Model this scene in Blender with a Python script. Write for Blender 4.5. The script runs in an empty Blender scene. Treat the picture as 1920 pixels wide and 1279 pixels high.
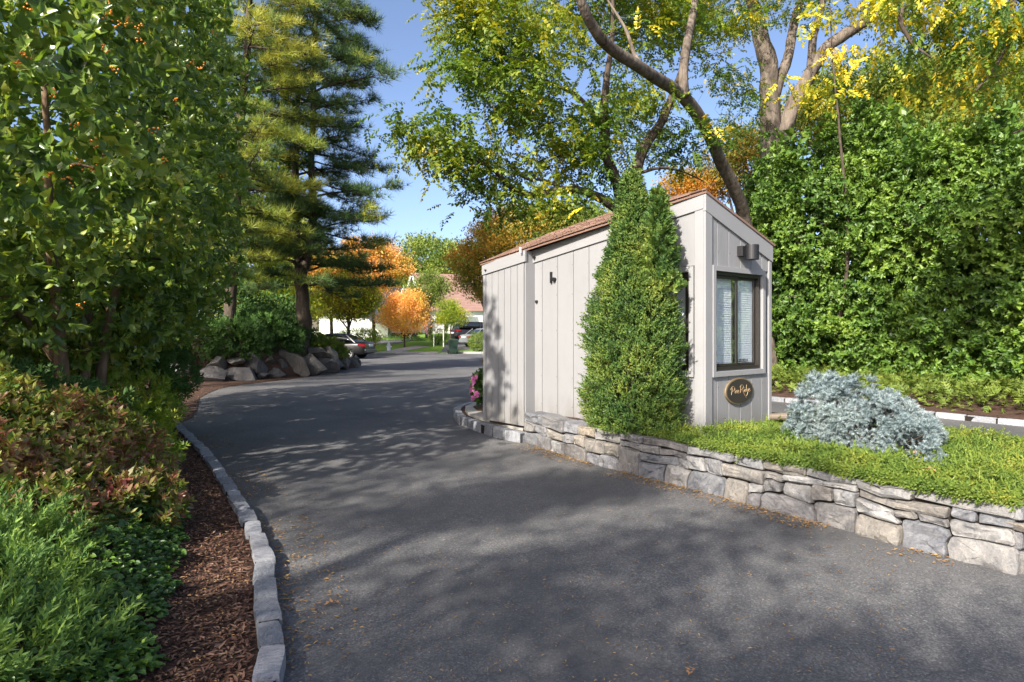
import bpy, bmesh, math
import numpy as np
from mathutils import Vector, Matrix, noise as mnoise

R = np.random.default_rng(7)
SC = bpy.context.scene
COL = SC.collection

# ------------------------------------------------------------------ camera
EYE = 1.6
FPX = 1220.0            # focal length in pixels of the 1920 px wide photograph
cam_d = bpy.data.cameras.new('camera')
cam_d.sensor_width = 36.0
cam_d.lens = FPX / 1920 * 36
cam_d.shift_y = -19.5 / 1920
cam_d.clip_start = 0.05
cam_d.clip_end = 3000
cam = bpy.data.objects.new('camera', cam_d)
cam.location = (0, 0, EYE)
cam.rotation_euler = (math.radians(90), 0, 0)
COL.objects.link(cam)
SC.camera = cam

# ------------------------------------------------------------------ light
SUN_EL, SUN_AZ = math.radians(33), math.atan2(-.53, -.848)
s_dir = Vector((math.sin(SUN_AZ) * math.cos(SUN_EL), math.cos(SUN_AZ) * math.cos(SUN_EL), math.sin(SUN_EL)))
world = bpy.data.worlds.new('World')
SC.world = world
world.use_nodes = True
wn = world.node_tree
wn.nodes.clear()
wo = wn.nodes.new('ShaderNodeOutputWorld')
wb = wn.nodes.new('ShaderNodeBackground')
sky = wn.nodes.new('ShaderNodeTexSky')
sky.sky_type = 'NISHITA'
sky.sun_disc = False
sky.sun_elevation = SUN_EL
sky.sun_rotation = SUN_AZ
sky.air_density = 0.52
sky.dust_density = 2.2
sky.ozone_density = 0.8
wb.inputs['Strength'].default_value = 0.14
wn.links.new(sky.outputs[0], wb.inputs[0])
wn.links.new(wb.outputs[0], wo.inputs[0])
sun_d = bpy.data.lights.new('sun', 'SUN')
sun_d.energy = 4.8
sun_d.angle = math.radians(0.75)
sun_d.color = (1.0, 0.93, 0.82)
sun = bpy.data.objects.new('sun', sun_d)
sun.rotation_euler = s_dir.to_track_quat('Z', 'Y').to_euler()
sun.location = (0, 0, 30)
COL.objects.link(sun)
SC.view_settings.view_transform = 'Standard'
SC.view_settings.look = 'None'
SC.view_settings.gamma = 1
SC.view_settings.use_curve_mapping = False
SC.view_settings.exposure = 1.26
SC.render.engine = 'CYCLES'
SC.cycles.max_bounces = 6
SC.cycles.diffuse_bounces = 4
SC.cycles.transmission_bounces = 4
SC.cycles.transparent_max_bounces = 6
SC.cycles.use_denoising = True

# ------------------------------------------------------------------ helpers
def tag(o, label=None, cat=None, group=None, kind=None):
    if label: o['label'] = label
    if cat: o['category'] = cat
    if group: o['group'] = group
    if kind: o['kind'] = kind
    return o

def thing(name, label, cat, loc=(0, 0, 0), rz=0.0, group=None):
    o = bpy.data.objects.new(name, None)
    o.empty_display_size = .2
    COL.objects.link(o)
    o.location = loc
    o.rotation_euler = (0, 0, rz)
    return tag(o, label, cat, group)

def wmat(o):
    L_ = Matrix.Translation(o.location) @ o.rotation_euler.to_matrix().to_4x4()
    return L_ if o.parent is None else wmat(o.parent) @ o.matrix_parent_inverse @ L_

def link(name, me, mat=None, parent=None, loc=None, kind=None, world_space=True):
    """link a mesh; vertices are in world space unless the parent frame is meant"""
    o = bpy.data.objects.new(name, me)
    COL.objects.link(o)
    if mat is not None and not me.materials:
        for m in (mat if isinstance(mat, (list, tuple)) else [mat]): me.materials.append(m)
    if parent is not None:
        o.parent = parent
        if world_space:
            M = wmat(parent)
            o.matrix_parent_inverse = M.inverted()
    if loc is not None: o.location = loc
    if kind: o['kind'] = kind
    return o

def mesh_np(V, F, smooth=False, name='mesh'):
    V = np.ascontiguousarray(V, dtype=np.float32); F = np.ascontiguousarray(F, dtype=np.int32)
    me = bpy.data.meshes.new(name)
    k = F.shape[1]
    me.vertices.add(len(V)); me.vertices.foreach_set('co', V.ravel())
    me.loops.add(F.size); me.loops.foreach_set('vertex_index', F.ravel())
    me.polygons.add(len(F)); me.polygons.foreach_set('loop_start', np.arange(0, F.size, k, dtype=np.int32))
    me.update(calc_edges=True)
    if smooth: me.shade_smooth()
    return me

def mesh_py(V, F, smooth=False):
    me = bpy.data.meshes.new('mesh')
    me.from_pydata([tuple(v) for v in V], [], [tuple(f) for f in F])
    me.update()
    if smooth: me.shade_smooth()
    return me

class MB:
    def __init__(s): s.V = []; s.F = []
    def add(s, V, F):
        n = len(s.V); s.V += [tuple(v) for v in V]; s.F += [tuple(i + n for i in f) for f in F]; return s
    def prism(s, poly, a, b):
        """poly: list of 3D points; extruded by vector b-a"""
        n = len(poly); d = Vector(b) - Vector(a)
        V = [Vector(p) for p in poly] + [Vector(p) + d for p in poly]
        F = [tuple(range(n))[::-1], tuple(range(n, 2 * n))] + [(i, (i + 1) % n, n + (i + 1) % n, n + i) for i in range(n)]
        return s.add(V, F)
    def box(s, o, ex, ey, ez):
        o, ex, ey, ez = map(Vector, (o, ex, ey, ez))
        return s.prism([o, o + ex, o + ex + ey, o + ey], (0, 0, 0), ez)
    def cyl(s, a, b, r1, r2=None, n=16):
        r2 = r1 if r2 is None else r2
        a, b = Vector(a), Vector(b); ax = (b - a).normalized()
        u = ax.orthogonal().normalized(); w = ax.cross(u)
        V = []
        for c, r in ((a, r1), (b, r2)):
            for i in range(n):
                t = 2 * math.pi * i / n
                V.append(c + u * math.cos(t) * r + w * math.sin(t) * r)
        F = [(i, (i + 1) % n, n + (i + 1) % n, n + i) for i in range(n)] + [tuple(range(n))[::-1], tuple(range(n, 2 * n))]
        return s.add(V, F)
    def mesh(s, smooth=False, bevel=0):
        me = mesh_py(s.V, s.F)
        bm = bmesh.new(); bm.from_mesh(me)
        bmesh.ops.recalc_face_normals(bm, faces=bm.faces)
        if bevel:
            bmesh.ops.bevel(bm, geom=[e for e in bm.edges if len(e.link_faces) == 2 and e.calc_face_angle(0) > .6], offset=bevel, segments=2, affect='EDGES', profile=.6, clamp_overlap=True)
        bm.to_mesh(me); bm.free()
        if smooth: me.shade_smooth()
        return me
    def build(s, name, mat, parent=None, smooth=False, bevel=0, **k):
        return link(name, s.mesh(smooth, bevel), mat, parent, **k)

def nrm(a): return a / np.maximum(np.linalg.norm(a, axis=-1, keepdims=True), 1e-9)
def rdir(n): return nrm(R.normal(size=(n, 3)))

def scatter(T, P, D, H, S, jitter=0.0):
    """copies of template T=(V,F) at P, growing along D, facing H, scaled S -> V,F arrays"""
    TV, TF = T
    n = len(P); D = nrm(D); X = nrm(np.cross(D, H)); Z = np.cross(X, D)
    S = np.asarray(S, dtype=float)
    if S.ndim == 0: S = np.full(n, float(S))
    if S.ndim == 1: S = np.stack([S, S, S], 1)
    V = (P[:, None, :] + TV[None, :, 0:1] * (X * S[:, 0:1])[:, None, :] + TV[None, :, 1:2] * (D * S[:, 1:2])[:, None, :]
         + TV[None, :, 2:3] * (Z * S[:, 2:3])[:, None, :])
    if jitter: V = V + R.normal(size=V.shape) * jitter
    F = TF[None, :, :] + (np.arange(n) * len(TV))[:, None, None]
    return V.reshape(-1, 3), F.reshape(-1, TF.shape[1])

def leafT(w=.45, fold=.12, curl=.1):
    V = np.array([(0, 0, 0), (-w / 2, .38, fold), (-w * .36, .72, fold - curl * .4), (0, 1, -curl), (w * .36, .72, fold - curl * .4), (w / 2, .38, fold), (0, .5, 0)])
    F = np.array([(0, 6, 2, 1), (6, 3, 3, 2)])
    return V[:6], np.array([(0, 1, 2, 3), (0, 3, 4, 5)])

def diamonds(segs, w):
    V = []; F = []
    for a, b, n in segs:
        a, b, n = np.array(a, float), np.array(b, float), np.array(n, float)
        m = a * .55 + b * .45; k = len(V); V += [a, m + n * w, b, m - n * w]; F.append((k, k + 1, k + 2, k + 3))
    return np.array(V), np.array(F)

def sprayT(pairs=4, w=.055, ang=50, droop=.15, up=.0):
    segs = [((0, 0, 0), (0, 1, -droop), (1, 0, 0))]
    for i in range(pairs):
        y = .12 + .7 * i / pairs; L = .55 * (1 - .55 * i / pairs)
        for sx in (-1, 1):
            a = math.radians(ang + (i % 2) * 8)
            segs.append(((0, y, -droop * y * y), (sx * L * math.sin(a), y + L * math.cos(a), up + (.08 if (i + (sx > 0)) % 2 else -.06) - droop * y), (math.cos(a), -sx * math.sin(a), .3)))
    return diamonds(segs, w)

def tuftT(n=12, spread=.9, w=.035, seed=1):
    r = np.random.default_rng(seed); V = []; F = []
    for i in range(n):
        t = 2 * math.pi * (i + r.random() * .6) / n; s = spread * (.35 + .65 * r.random())
        d = np.array([math.cos(t) * s, 1.0 - .5 * s * s, math.sin(t) * s]); d /= np.linalg.norm(d)
        p = np.cross(d, r.normal(size=3)); p /= np.linalg.norm(p)
        o = np.array([0, .12 * r.random(), 0]); L = .75 + .35 * r.random()
        k = len(V); V += [o - p * w * .6, o + p * w * .6, o + d * L]; F.append((k, k + 1, k + 2))
    return np.array(V), np.array(F)

def frondT(pairs=7, w=.06, L=.3, droop=.35):
    segs = []
    for i in range(pairs):
        y = .12 + .86 * i / pairs; z = -droop * y * y
        l = L * (1 - .45 * abs(2 * i / (pairs - 1) - .8) ** 1.5)
        for sx in (-1, 1):
            segs.append(((0, y, z), (sx * l * .88, y + l * .4, z - .06 - .1 * (i % 2)), (.35, -sx * .9, .25)))
    segs.append(((0, .9, -droop * .8), (0, 1.12, -droop * 1.2), (1, 0, .2)))
    return diamonds(segs, w)

def dleafT(w=.5, fold=.08):
    return np.array([(0, 0, 0), (-w / 2, .45, fold), (0, 1, -.06), (w / 2, .45, -fold * .3)]), np.array([(0, 1, 2, 3)])

def plumeT(n=10, L=.34, w=.055, seed=4):
    r = np.random.default_rng(seed); segs = [((0, 0, 0), (0, 1, 0), (1, 0, 0))]
    for i in range(n):
        y = .08 + .8 * i / n; a = i * 2.4; l = L * (1 - .45 * i / n) * (.8 + .4 * r.random()); o = np.array([math.cos(a), 0, math.sin(a)])
        segs.append(((0, y, 0), tuple(np.array([0, y, 0]) + o * l * .75 + np.array([0, l * .75, 0])), (-o[2], 0, o[0])))
    return diamonds(segs, w)

def tube(pts, rad, n=8, rough=0.0, seed=0):
    pts = [Vector(p) for p in pts]
    r = np.random.default_rng(seed)
    V = []; F = []; u = None
    for i, p in enumerate(pts):
        t = (pts[min(i + 1, len(pts) - 1)] - pts[max(i - 1, 0)]).normalized()
        u = t.orthogonal() if u is None else (u - t * u.dot(t))
        u.normalize(); w = t.cross(u)
        for j in range(n):
            a = 2 * math.pi * j / n; rr = rad[i] * (1 + rough * (r.random() - .5))
            V.append(p + u * math.cos(a) * rr + w * math.sin(a) * rr)
    for i in range(len(pts) - 1):
        for j in range(n):
            F.append((i * n + j, i * n + (j + 1) % n, (i + 1) * n + (j + 1) % n, (i + 1) * n + j))
    F.append(tuple(range(n))[::-1]); F.append(tuple(range((len(pts) - 1) * n, len(pts) * n)))
    return V, F

def smooth_path(pts, k=4):
    """Catmull-Rom resampling"""
    P = [np.array(p, float) for p in pts]; P = [2 * P[0] - P[1]] + P + [2 * P[-1] - P[-2]]; out = []
    for i in range(1, len(P) - 2):
        for j in range(k):
            t = j / k
            out.append(.5 * ((2 * P[i]) + (-P[i - 1] + P[i + 1]) * t + (2 * P[i - 1] - 5 * P[i] + 4 * P[i + 1] - P[i + 2]) * t * t + (-P[i - 1] + 3 * P[i] - 3 * P[i + 1] + P[i + 2]) * t ** 3))
    out.append(P[-2]); return np.array(out)

def W(px, py, Y):
    """a survey point: where the sight line through a photo pixel reaches the depth Y"""
    return np.array([(px - 960) / FPX * Y, Y, EYE + (620 - py) / FPX * Y])

def twig_mesh(segs, n=3):
    """segs: list of (A,B,ra,rb) -> one mesh of thin tubes"""
    A = np.array([s[0] for s in segs]); B = np.array([s[1] for s in segs]); ra = np.array([s[2] for s in segs]); rb = np.array([s[3] for s in segs])
    D = nrm(B - A); U = nrm(np.cross(D, np.array([.3, .2, .93]))); Wv = np.cross(D, U); V = []
    for c, r in ((A, ra), (B, rb)):
        for i in range(n):
            t = 2 * math.pi * i / n; V.append(c + U * (math.cos(t) * r)[:, None] + Wv * (math.sin(t) * r)[:, None])
    V = np.stack(V, 1).reshape(-1, 3)
    F = np.array([(i, (i + 1) % n, n + (i + 1) % n, n + i) for i in range(n)])
    F = (F[None] + (np.arange(len(A)) * 2 * n)[:, None, None]).reshape(-1, 4)
    return mesh_np(V, F, True)

# ------------------------------------------------------------------ materials
def rgb(c): return (c[0], c[1], c[2], 1)
def new_mat(name, rough=.8, spec=.3):
    m = bpy.data.materials.new(name); m.use_nodes = True
    nt = m.node_tree; b = nt.nodes['Principled BSDF']
    b.inputs['Roughness'].default_value = rough; b.inputs['Specular IOR Level'].default_value = spec
    return m, nt, b
def N(nt, t, **k):
    n = nt.nodes.new(t)
    for a, v in k.items(): setattr(n, a, v)
    return n
def ramp(nt, stops, interp='LINEAR'):
    r = N(nt, 'ShaderNodeValToRGB'); r.color_ramp.interpolation = interp
    e = r.color_ramp.elements
    while len(e) < len(stops): e.new(.5)
    for i, (p, c) in enumerate(stops): e[i].position = p; e[i].color = rgb(c)
    return r
def noise_n(nt, scale, detail=4, rough=.55, vec=None, dist=0):
    n = N(nt, 'ShaderNodeTexNoise'); n.inputs['Scale'].default_value = scale; n.inputs['Detail'].default_value = detail; n.inputs['Roughness'].default_value = rough; n.inputs['Distortion'].default_value = dist
    if vec is not None: nt.links.new(vec, n.inputs['Vector'])
    return n
def pos(nt, scale=(1, 1, 1), rot=(0, 0, 0), obj=False):
    if obj: g = N(nt, 'ShaderNodeTexCoord').outputs['Object']
    else: g = N(nt, 'ShaderNodeNewGeometry').outputs['Position']
    m = N(nt, 'ShaderNodeMapping'); m.inputs['Scale'].default_value = scale; m.inputs['Rotation'].default_value = rot
    nt.links.new(g, m.inputs[0]); return m.outputs[0]
def mixc(nt, fac, a, b, mode='MIX'):
    m = N(nt, 'ShaderNodeMix', data_type='RGBA', blend_type=mode)
    for i, v in ((0, fac), (6, a), (7, b)):
        if isinstance(v, bpy.types.NodeSocket): nt.links.new(v, m.inputs[i])
        else: m.inputs[i].default_value = v if i == 0 else rgb(v)
    return m.outputs[2]
def bump(nt, b, h, strength=.5, dist=.01):
    n = N(nt, 'ShaderNodeBump'); n.inputs['Strength'].default_value = strength; n.inputs['Distance'].default_value = dist
    nt.links.new(h, n.inputs['Height']); nt.links.new(n.outputs[0], b.inputs['Normal']); return n
def mapr(nt, v, a, b, c=0, d=1):
    m = N(nt, 'ShaderNodeMapRange'); nt.links.new(v, m.inputs[0])
    for i, x in enumerate((a, b, c, d)): m.inputs[i + 1].default_value = x
    return m.outputs[0]
def plain(name, c, rough=.6, spec=.4, metal=0, vary=.12, nscale=6, bmp=0.0):
    m, nt, b = new_mat(name, rough, spec); b.inputs['Metallic'].default_value = metal
    n = noise_n(nt, nscale, 5, .6, pos(nt))
    nt.links.new(mixc(nt, n.outputs[0], [x * (1 - vary) for x in c], [min(1, x * (1 + vary)) for x in c]), b.inputs['Base Color'])
    if bmp:
        n2 = noise_n(nt, nscale * 12, 3, .6, pos(nt)); bump(nt, b, n2.outputs[0], bmp, .004)
    return m
def leafmat(name, cols, rough=.45, spec=.35, trans=.3, nscale=1.3, mixn=.5, tint=1.15, gain=None):
    m, nt, b = new_mat(name, rough, spec)
    g = N(nt, 'ShaderNodeNewGeometry')
    n = noise_n(nt, nscale, 3, .6, g.outputs['Position'])
    nn = mapr(nt, n.outputs[0], .32, .68)
    mx = N(nt, 'ShaderNodeMix'); mx.inputs[0].default_value = mixn
    nt.links.new(g.outputs['Random Per Island'], mx.inputs[2]); nt.links.new(nn, mx.inputs[3])
    if gain is None: gain = (1.5, 1.35, 1.1)
    stops = [(.06 + .88 * i / (len(cols) - 1), [min(.8, a * g2) for a, g2 in zip(c, gain)]) for i, c in enumerate(cols)]
    r = ramp(nt, stops); nt.links.new(mx.outputs[0], r.inputs[0])
    nt.links.new(r.outputs[0], b.inputs['Base Color'])
    tr = N(nt, 'ShaderNodeBsdfTranslucent')
    c2 = mixc(nt, 1.0, r.outputs[0], (tint * 1.15, tint * 1.2, .55), 'MULTIPLY')
    nt.links.new(c2, tr.inputs[0])
    ms = N(nt, 'ShaderNodeMixShader'); ms.inputs[0].default_value = trans
    nt.links.new(b.outputs[0], ms.inputs[1]); nt.links.new(tr.outputs[0], ms.inputs[2])
    nt.links.new(ms.outputs[0], nt.nodes['Material Output'].inputs[0])
    return m
def barkmat(name, c1, c2, scale=9, strength=.9):
    m, nt, b = new_mat(name, .9, .15)
    v = pos(nt, (1, 1, .22)); n = noise_n(nt, scale, 6, .65, v, .6); n2 = noise_n(nt, 2.2, 3, .5, pos(nt))
    f = mixc(nt, .35, n.outputs[0], n2.outputs[0])
    r = ramp(nt, [(.36, c1), (.62, c2)]); nt.links.new(f, r.inputs[0]); nt.links.new(r.outputs[0], b.inputs['Base Color'])
    w = N(nt, 'ShaderNodeTexVoronoi', feature='DISTANCE_TO_EDGE'); w.inputs['Scale'].default_value = scale * 1.6
    nt.links.new(pos(nt, (1, 1, .3)), w.inputs['Vector'])
    bump(nt, b, mixc(nt, .5, n.outputs[0], w.outputs[0]), strength, .03); return m

M = {}
# asphalt: dark binder with pale aggregate, worn and patchy
m, nt, b = new_mat('asphalt', .82, .35)
p = pos(nt); vo = N(nt, 'ShaderNodeTexVoronoi'); vo.inputs['Scale'].default_value = 105; nt.links.new(p, vo.inputs['Vector'])
big = noise_n(nt, .45, 5, .6, p); mid = noise_n(nt, 3.5, 5, .65, p); fine = noise_n(nt, 60, 3, .7, p)
agg = ramp(nt, [(.0, (.050, .050, .053)), (.42, (.092, .092, .095)), (.68, (.165, .162, .16)), (.86, (.37, .36, .34))]); 
nt.links.new(mixc(nt, .45, vo.outputs['Color'], fine.outputs[0]), agg.inputs[0])
c = mixc(nt, mapr(nt, big.outputs[0], .38, .62, .0, .75), agg.outputs[0], (.066, .066, .070))
c = mixc(nt, mapr(nt, mid.outputs[0], .55, .8, 0, .35), c, (.15, .145, .14))
# hair cracks
w = N(nt, 'ShaderNodeTexVoronoi', feature='DISTANCE_TO_EDGE'); w.inputs['Scale'].default_value = .22
wn2 = noise_n(nt, 1.4, 4, .7, p); nt.links.new(mixc(nt, .28, p, wn2.outputs['Color'], 'ADD'), w.inputs['Vector'])
c = mixc(nt, mapr(nt, w.outputs['Distance'], .0, .0015, .35, 0), c, (.03, .03, .03))
nt.links.new(c, b.inputs['Base Color'])
bump(nt, b, mixc(nt, .5, vo.outputs['Distance'], fine.outputs[0]), .55, .006); M['asphalt'] = m

def soilmat(name, c1, c2, c3, sc=9):
    m, nt, b = new_mat(name, .95, .1); p = pos(nt)
    n = noise_n(nt, sc, 7, .7, p, .5); n2 = noise_n(nt, 45, 4, .7, p)
    r = ramp(nt, [(.3, c1), (.5, c2), (.72, c3)]); nt.links.new(mixc(nt, .5, n.outputs[0], n2.outputs[0]), r.inputs[0]); nt.links.new(r.outputs[0], b.inputs['Base Color'])
    bump(nt, b, n2.outputs[0], .9, .02); return m
M['mulch'] = soilmat('mulch_soil', (.03, .019, .015), (.07, .043, .033), (.14, .09, .066))
M['soil'] = soilmat('soil', (.03, .022, .015), (.065, .045, .03), (.11, .08, .05))
M['lawn'] = soilmat('lawn_grass', (.09, .17, .02), (.15, .26, .035), (.22, .34, .06), 3)
M['ground'] = soilmat('ground_cover', (.03, .05, .015), (.06, .08, .025), (.09, .11, .04), 2)
def stonemat(name, cols, sc=5, vein=.5, bm=.7):
    m, nt, b = new_mat(name, .85, .25)
    oi = N(nt, 'ShaderNodeObjectInfo'); p = pos(nt)
    # each stone turns its own grain
    rr = N(nt, 'ShaderNodeVectorRotate', rotation_type='EULER_XYZ'); nt.links.new(p, rr.inputs[0])
    cx = N(nt, 'ShaderNodeCombineXYZ')
    for i, k in enumerate((3, 7, 5)):
        mm = N(nt, 'ShaderNodeMath', operation='MULTIPLY'); mm.inputs[1].default_value = k; nt.links.new(oi.outputs['Random'], mm.inputs[0]); nt.links.new(mm.outputs[0], cx.inputs[i])
    nt.links.new(cx.outputs[0], rr.inputs['Rotation'])
    mp = N(nt, 'ShaderNodeMapping'); mp.inputs['Scale'].default_value = (1, 1, 3.2); nt.links.new(rr.outputs[0], mp.inputs[0])
    n = noise_n(nt, sc, 8, .68, mp.outputs[0], 1.2); n2 = noise_n(nt, sc * 9, 5, .7, p)
    base = ramp(nt, [(i / max(1, len(cols) - 1) * .96, c) for i, c in enumerate(cols)], 'LINEAR'); nt.links.new(oi.outputs['Random'], base.inputs[0])
    dk = ramp(nt, [(.34, (.38, .40, .45)), (.47, (.78, .79, .81)), (.56, (1.0, .99, .97)), (.66, (1.5, 1.46, 1.4))]); nt.links.new(mixc(nt, .35, n.outputs[0], n2.outputs[0]), dk.inputs[0])
    c = mixc(nt, 1.0, base.outputs[0], dk.outputs[0], 'MULTIPLY'); 
    n3 = noise_n(nt, 2.2, 4, .6, p); c = mixc(nt, mapr(nt, n3.outputs[0], .6, .78, 0, .35), c, (.17, .14, .11))
    nt.links.new(c, b.inputs['Base Color'])
    bump(nt, b, mixc(nt, .5, n.outputs[0], n2.outputs[0]), bm, .035); return m
M['wall_stone'] = stonemat('wall_stone', [(.22, .22, .235), (.15, .155, .17), (.28, .275, .27), (.18, .18, .19), (.22, .20, .175), (.22, .22, .23), (.15, .14, .135), (.32, .315, .31), (.25, .215, .17), (.19, .19, .205)])
M['boulder'] = stonemat('boulder_stone', [(.12, .115, .11), (.16, .145, .13), (.105, .105, .11), (.14, .125, .105), (.17, .165, .155)], 2.5, bm=.9)
M['granite'] = stonemat('granite_block', [(.30, .31, .34), (.20, .21, .235), (.36, .36, .38), (.25, .26, .28), (.33, .335, .36)], 14, bm=.5)
M['concrete'] = plain('pale_concrete', (.33, .315, .29), .9, .2, vary=.25, nscale=5, bmp=.4)
# painted board siding, slightly weathered
m, nt, b = new_mat('painted_siding', .62, .3); p = pos(nt, (1, 1, .12)); oi = N(nt, 'ShaderNodeObjectInfo')
n = noise_n(nt, 40, 6, .7, p, .4); n2 = noise_n(nt, 1.1, 4, .6, pos(nt)); n3 = noise_n(nt, 7, 5, .7, pos(nt, (1, 1, .35)))
c = mixc(nt, n2.outputs[0], (.215, .217, .226), (.255, .256, .264)); c = mixc(nt, mapr(nt, n3.outputs[0], .5, .78, 0, .4), c, (.185, .184, .186))
c = mixc(nt, mapr(nt, oi.outputs['Random'], 0, 1, .0, .3), c, (.195, .197, .205)); sx = N(nt, 'ShaderNodeSeparateXYZ'); nt.links.new(pos(nt), sx.inputs[0]); drip = noise_n(nt, 5, 5, .7, pos(nt, (1, 1, .06)))
spl = N(nt, 'ShaderNodeMath', operation='MULTIPLY'); nt.links.new(mapr(nt, sx.outputs[2], .75, .2, 0, 1), spl.inputs[0]); nt.links.new(mapr(nt, n3.outputs[0], .35, .6, .1, .8), spl.inputs[1])
c = mixc(nt, spl.outputs[0], c, (.15, .135, .115)); c = mixc(nt, mapr(nt, drip.outputs[0], .56, .72, 0, .35), c, (.17, .165, .155))
nt.links.new(c, b.inputs['Base Color'])
bump(nt, b, n.outputs[0], .5, .006); M['siding'] = m
M['trim'] = plain('painted_trim', (.245, .246, .254), .6, .3, vary=.08, nscale=4, bmp=.15)
m, nt, b = new_mat('roof_shingle', .9, .2); n = noise_n(nt, 14, 5, .7, pos(nt)); n2 = noise_n(nt, 200, 3, .7, pos(nt)); g = N(nt, 'ShaderNodeNewGeometry')
r = ramp(nt, [(.2, (.10, .062, .048)), (.5, (.17, .105, .08)), (.8, (.23, .15, .12))]); nt.links.new(mixc(nt, .5, mixc(nt, .5, n.outputs[0], n2.outputs[0]), g.outputs['Random Per Island']), r.inputs[0]); nt.links.new(r.outputs[0], b.inputs['Base Color']); bump(nt, b, n2.outputs[0], .7, .006); M['shingle'] = m
M['bronze_frame'] = plain('dark_bronze_frame', (.022, .019, .017), .35, .5, vary=.2)
M['black'] = plain('black_paint', (.012, .012, .013), .4, .5)
M['lamp_grey'] = plain('lamp_grey_metal', (.012, .012, .014), .45, .5, vary=.15, nscale=20)
M['dark_inside'] = plain('dark_interior', (.01, .01, .012), .9, .1)
M['white'] = plain('white_paint', (.72, .71, .69), .55, .3, vary=.05)
M['blind'] = plain('white_blind', (.80, .82, .84), .5, .3, vary=.06)
M['gold'] = plain('gold_paint', (.26, .18, .10), .4, .5, vary=.15)
M['gold_rim'] = plain('gold_rim', (.17, .125, .07), .45, .5, vary=.3, nscale=25)
M['sign_face'] = plain('sign_face', (.030, .027, .024), .5, .4, vary=.2)
M['pvc'] = plain('white_pipe', (.68, .68, .68), .4, .4, vary=.08)
def glassmat(name, tintc, alpha=.25):
    m, nt, b = new_mat(name, .03, .5); gl = N(nt, 'ShaderNodeBsdfGlossy'); gl.inputs['Roughness'].default_value = .02; gl.inputs['Color'].default_value = (.9, .95, 1, 1)
    tr = N(nt, 'ShaderNodeBsdfTransparent'); tr.inputs[0].default_value = rgb(tintc); fr = N(nt, 'ShaderNodeLayerWeight'); fr.inputs[0].default_value = .3
    ms = N(nt, 'ShaderNodeMixShader'); nt.links.new(mapr(nt, fr.outputs['Facing'], .2, 1, alpha, .55), ms.inputs[0]); nt.links.new(tr.outputs[0], ms.inputs[1]); nt.links.new(gl.outputs[0], ms.inputs[2]); nt.links.new(ms.outputs[0], nt.nodes['Material Output'].inputs[0]); return m
M['glass'] = glassmat('window_glass', (.95, .97, .98), .09)
def carpaint(name, c, metal=.0):
    m, nt, b = new_mat(name, .35, .3); b.inputs['Metallic'].default_value = metal; b.inputs['Coat Weight'].default_value = .22; b.inputs['Coat Roughness'].default_value = .05
    n = noise_n(nt, 3, 4, .6, pos(nt)); nt.links.new(mixc(nt, n.outputs[0], [x * .9 for x in c], [x * 1.1 for x in c]), b.inputs['Base Color']); return m
M['car_black'] = carpaint('black_car_paint', (.004, .004, .005)); M['car_silver'] = carpaint('grey_car_paint', (.20, .22, .23), .35); M['car_dark'] = carpaint('dark_car_paint', (.016, .016, .02))
M['car_glass'] = plain('car_glass', (.012, .015, .018), .04, .9); M['tyre'] = plain('tyre_rubber', (.015, .015, .015), .85, .2); M['alloy'] = plain('alloy_rim', (.45, .46, .48), .3, .5, .7)
M['red_lamp'] = plain('red_tail_lamp', (.16, .008, .01), .15, .6); M['bin_green'] = plain('dark_green_plastic', (.011, .028, .019), .5, .4)
M['plate'] = plain('number_plate', (.6, .6, .55), .5, .3)

L = leafmat
M['shrub_leaf'] = L('glossy_evergreen_leaf', [(.030, .065, .022), (.060, .12, .034), (.105, .18, .042), (.17, .24, .05), (.28, .29, .07)], .30, .55, .32, .9, .45)
M['azalea_leaf'] = L('azalea_leaf', [(.035, .075, .02), (.06, .12, .025), (.15, .19, .035), (.14, .11, .06), (.19, .09, .07), (.17, .05, .055)], .42, .4, .25, 2.6, .55)
M['juniper_leaf'] = L('blue_green_juniper', [(.035, .085, .035), (.075, .155, .055), (.14, .24, .065), (.26, .38, .08)], .6, .25, .25, 4.5, .5)
M['bed_juniper'] = L('golden_green_juniper', [(.045, .09, .020), (.085, .145, .028), (.14, .20, .036), (.23, .24, .045)], .6, .25, .2, 2.2, .6, gain=(1.2, 1.15, 1.05))
M['verge_juniper'] = L('olive_green_juniper', [(.05, .085, .02), (.09, .14, .03), (.15, .20, .045)], .6, .25, .25, 1.2, .5)
M['dark_juniper'] = L('dark_green_juniper', [(.018, .045, .015), (.032, .08, .022), (.06, .12, .03)], .6, .25, .2, 1.5, .5)
M['ivy_leaf'] = L('ivy_leaf', [(.022, .055, .022), (.035, .085, .03), (.07, .15, .035), (.17, .30, .05)], .4, .4, .25, 3.2, .5)
M['spirea_leaf'] = L('yellow_green_leaf', [(.05, .11, .018), (.09, .17, .025), (.17, .23, .03), (.22, .20, .05)], .5, .3, .3, 1.8, .5)
M['hedge_leaf'] = L('bright_hedge_leaf', [(.020, .055, .013), (.050, .12, .02), (.095, .19, .028), (.16, .27, .04)], .42, .35, .25, 1.0, .5, gain=(1.3, 1.1, 1.1))
M['yew_leaf'] = L('yew_needles', [(.020, .05, .020), (.04, .09, .028), (.085, .145, .035), (.17, .21, .05)], .5, .3, .2, 3.0, .55)
M['spruce_leaf'] = L('blue_spruce_needles', [(.10, .145, .155), (.17, .225, .23), (.26, .32, .32), (.39, .44, .425)], .6, .3, .1, 2.5, .4, gain=(1.05, 1.05, 1.1))
M['pine_leaf'] = L('dark_pine_needles', [(.018, .045, .020), (.034, .075, .028), (.058, .105, .034), (.10, .14, .04)], .55, .3, .2, .5, .6)
M['pine_leaf_gold'] = L('golden_pine_needles', [(.05, .10, .025), (.11, .17, .035), (.22, .25, .05), (.32, .32, .08)], .55, .3, .3, .5, .55)
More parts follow.
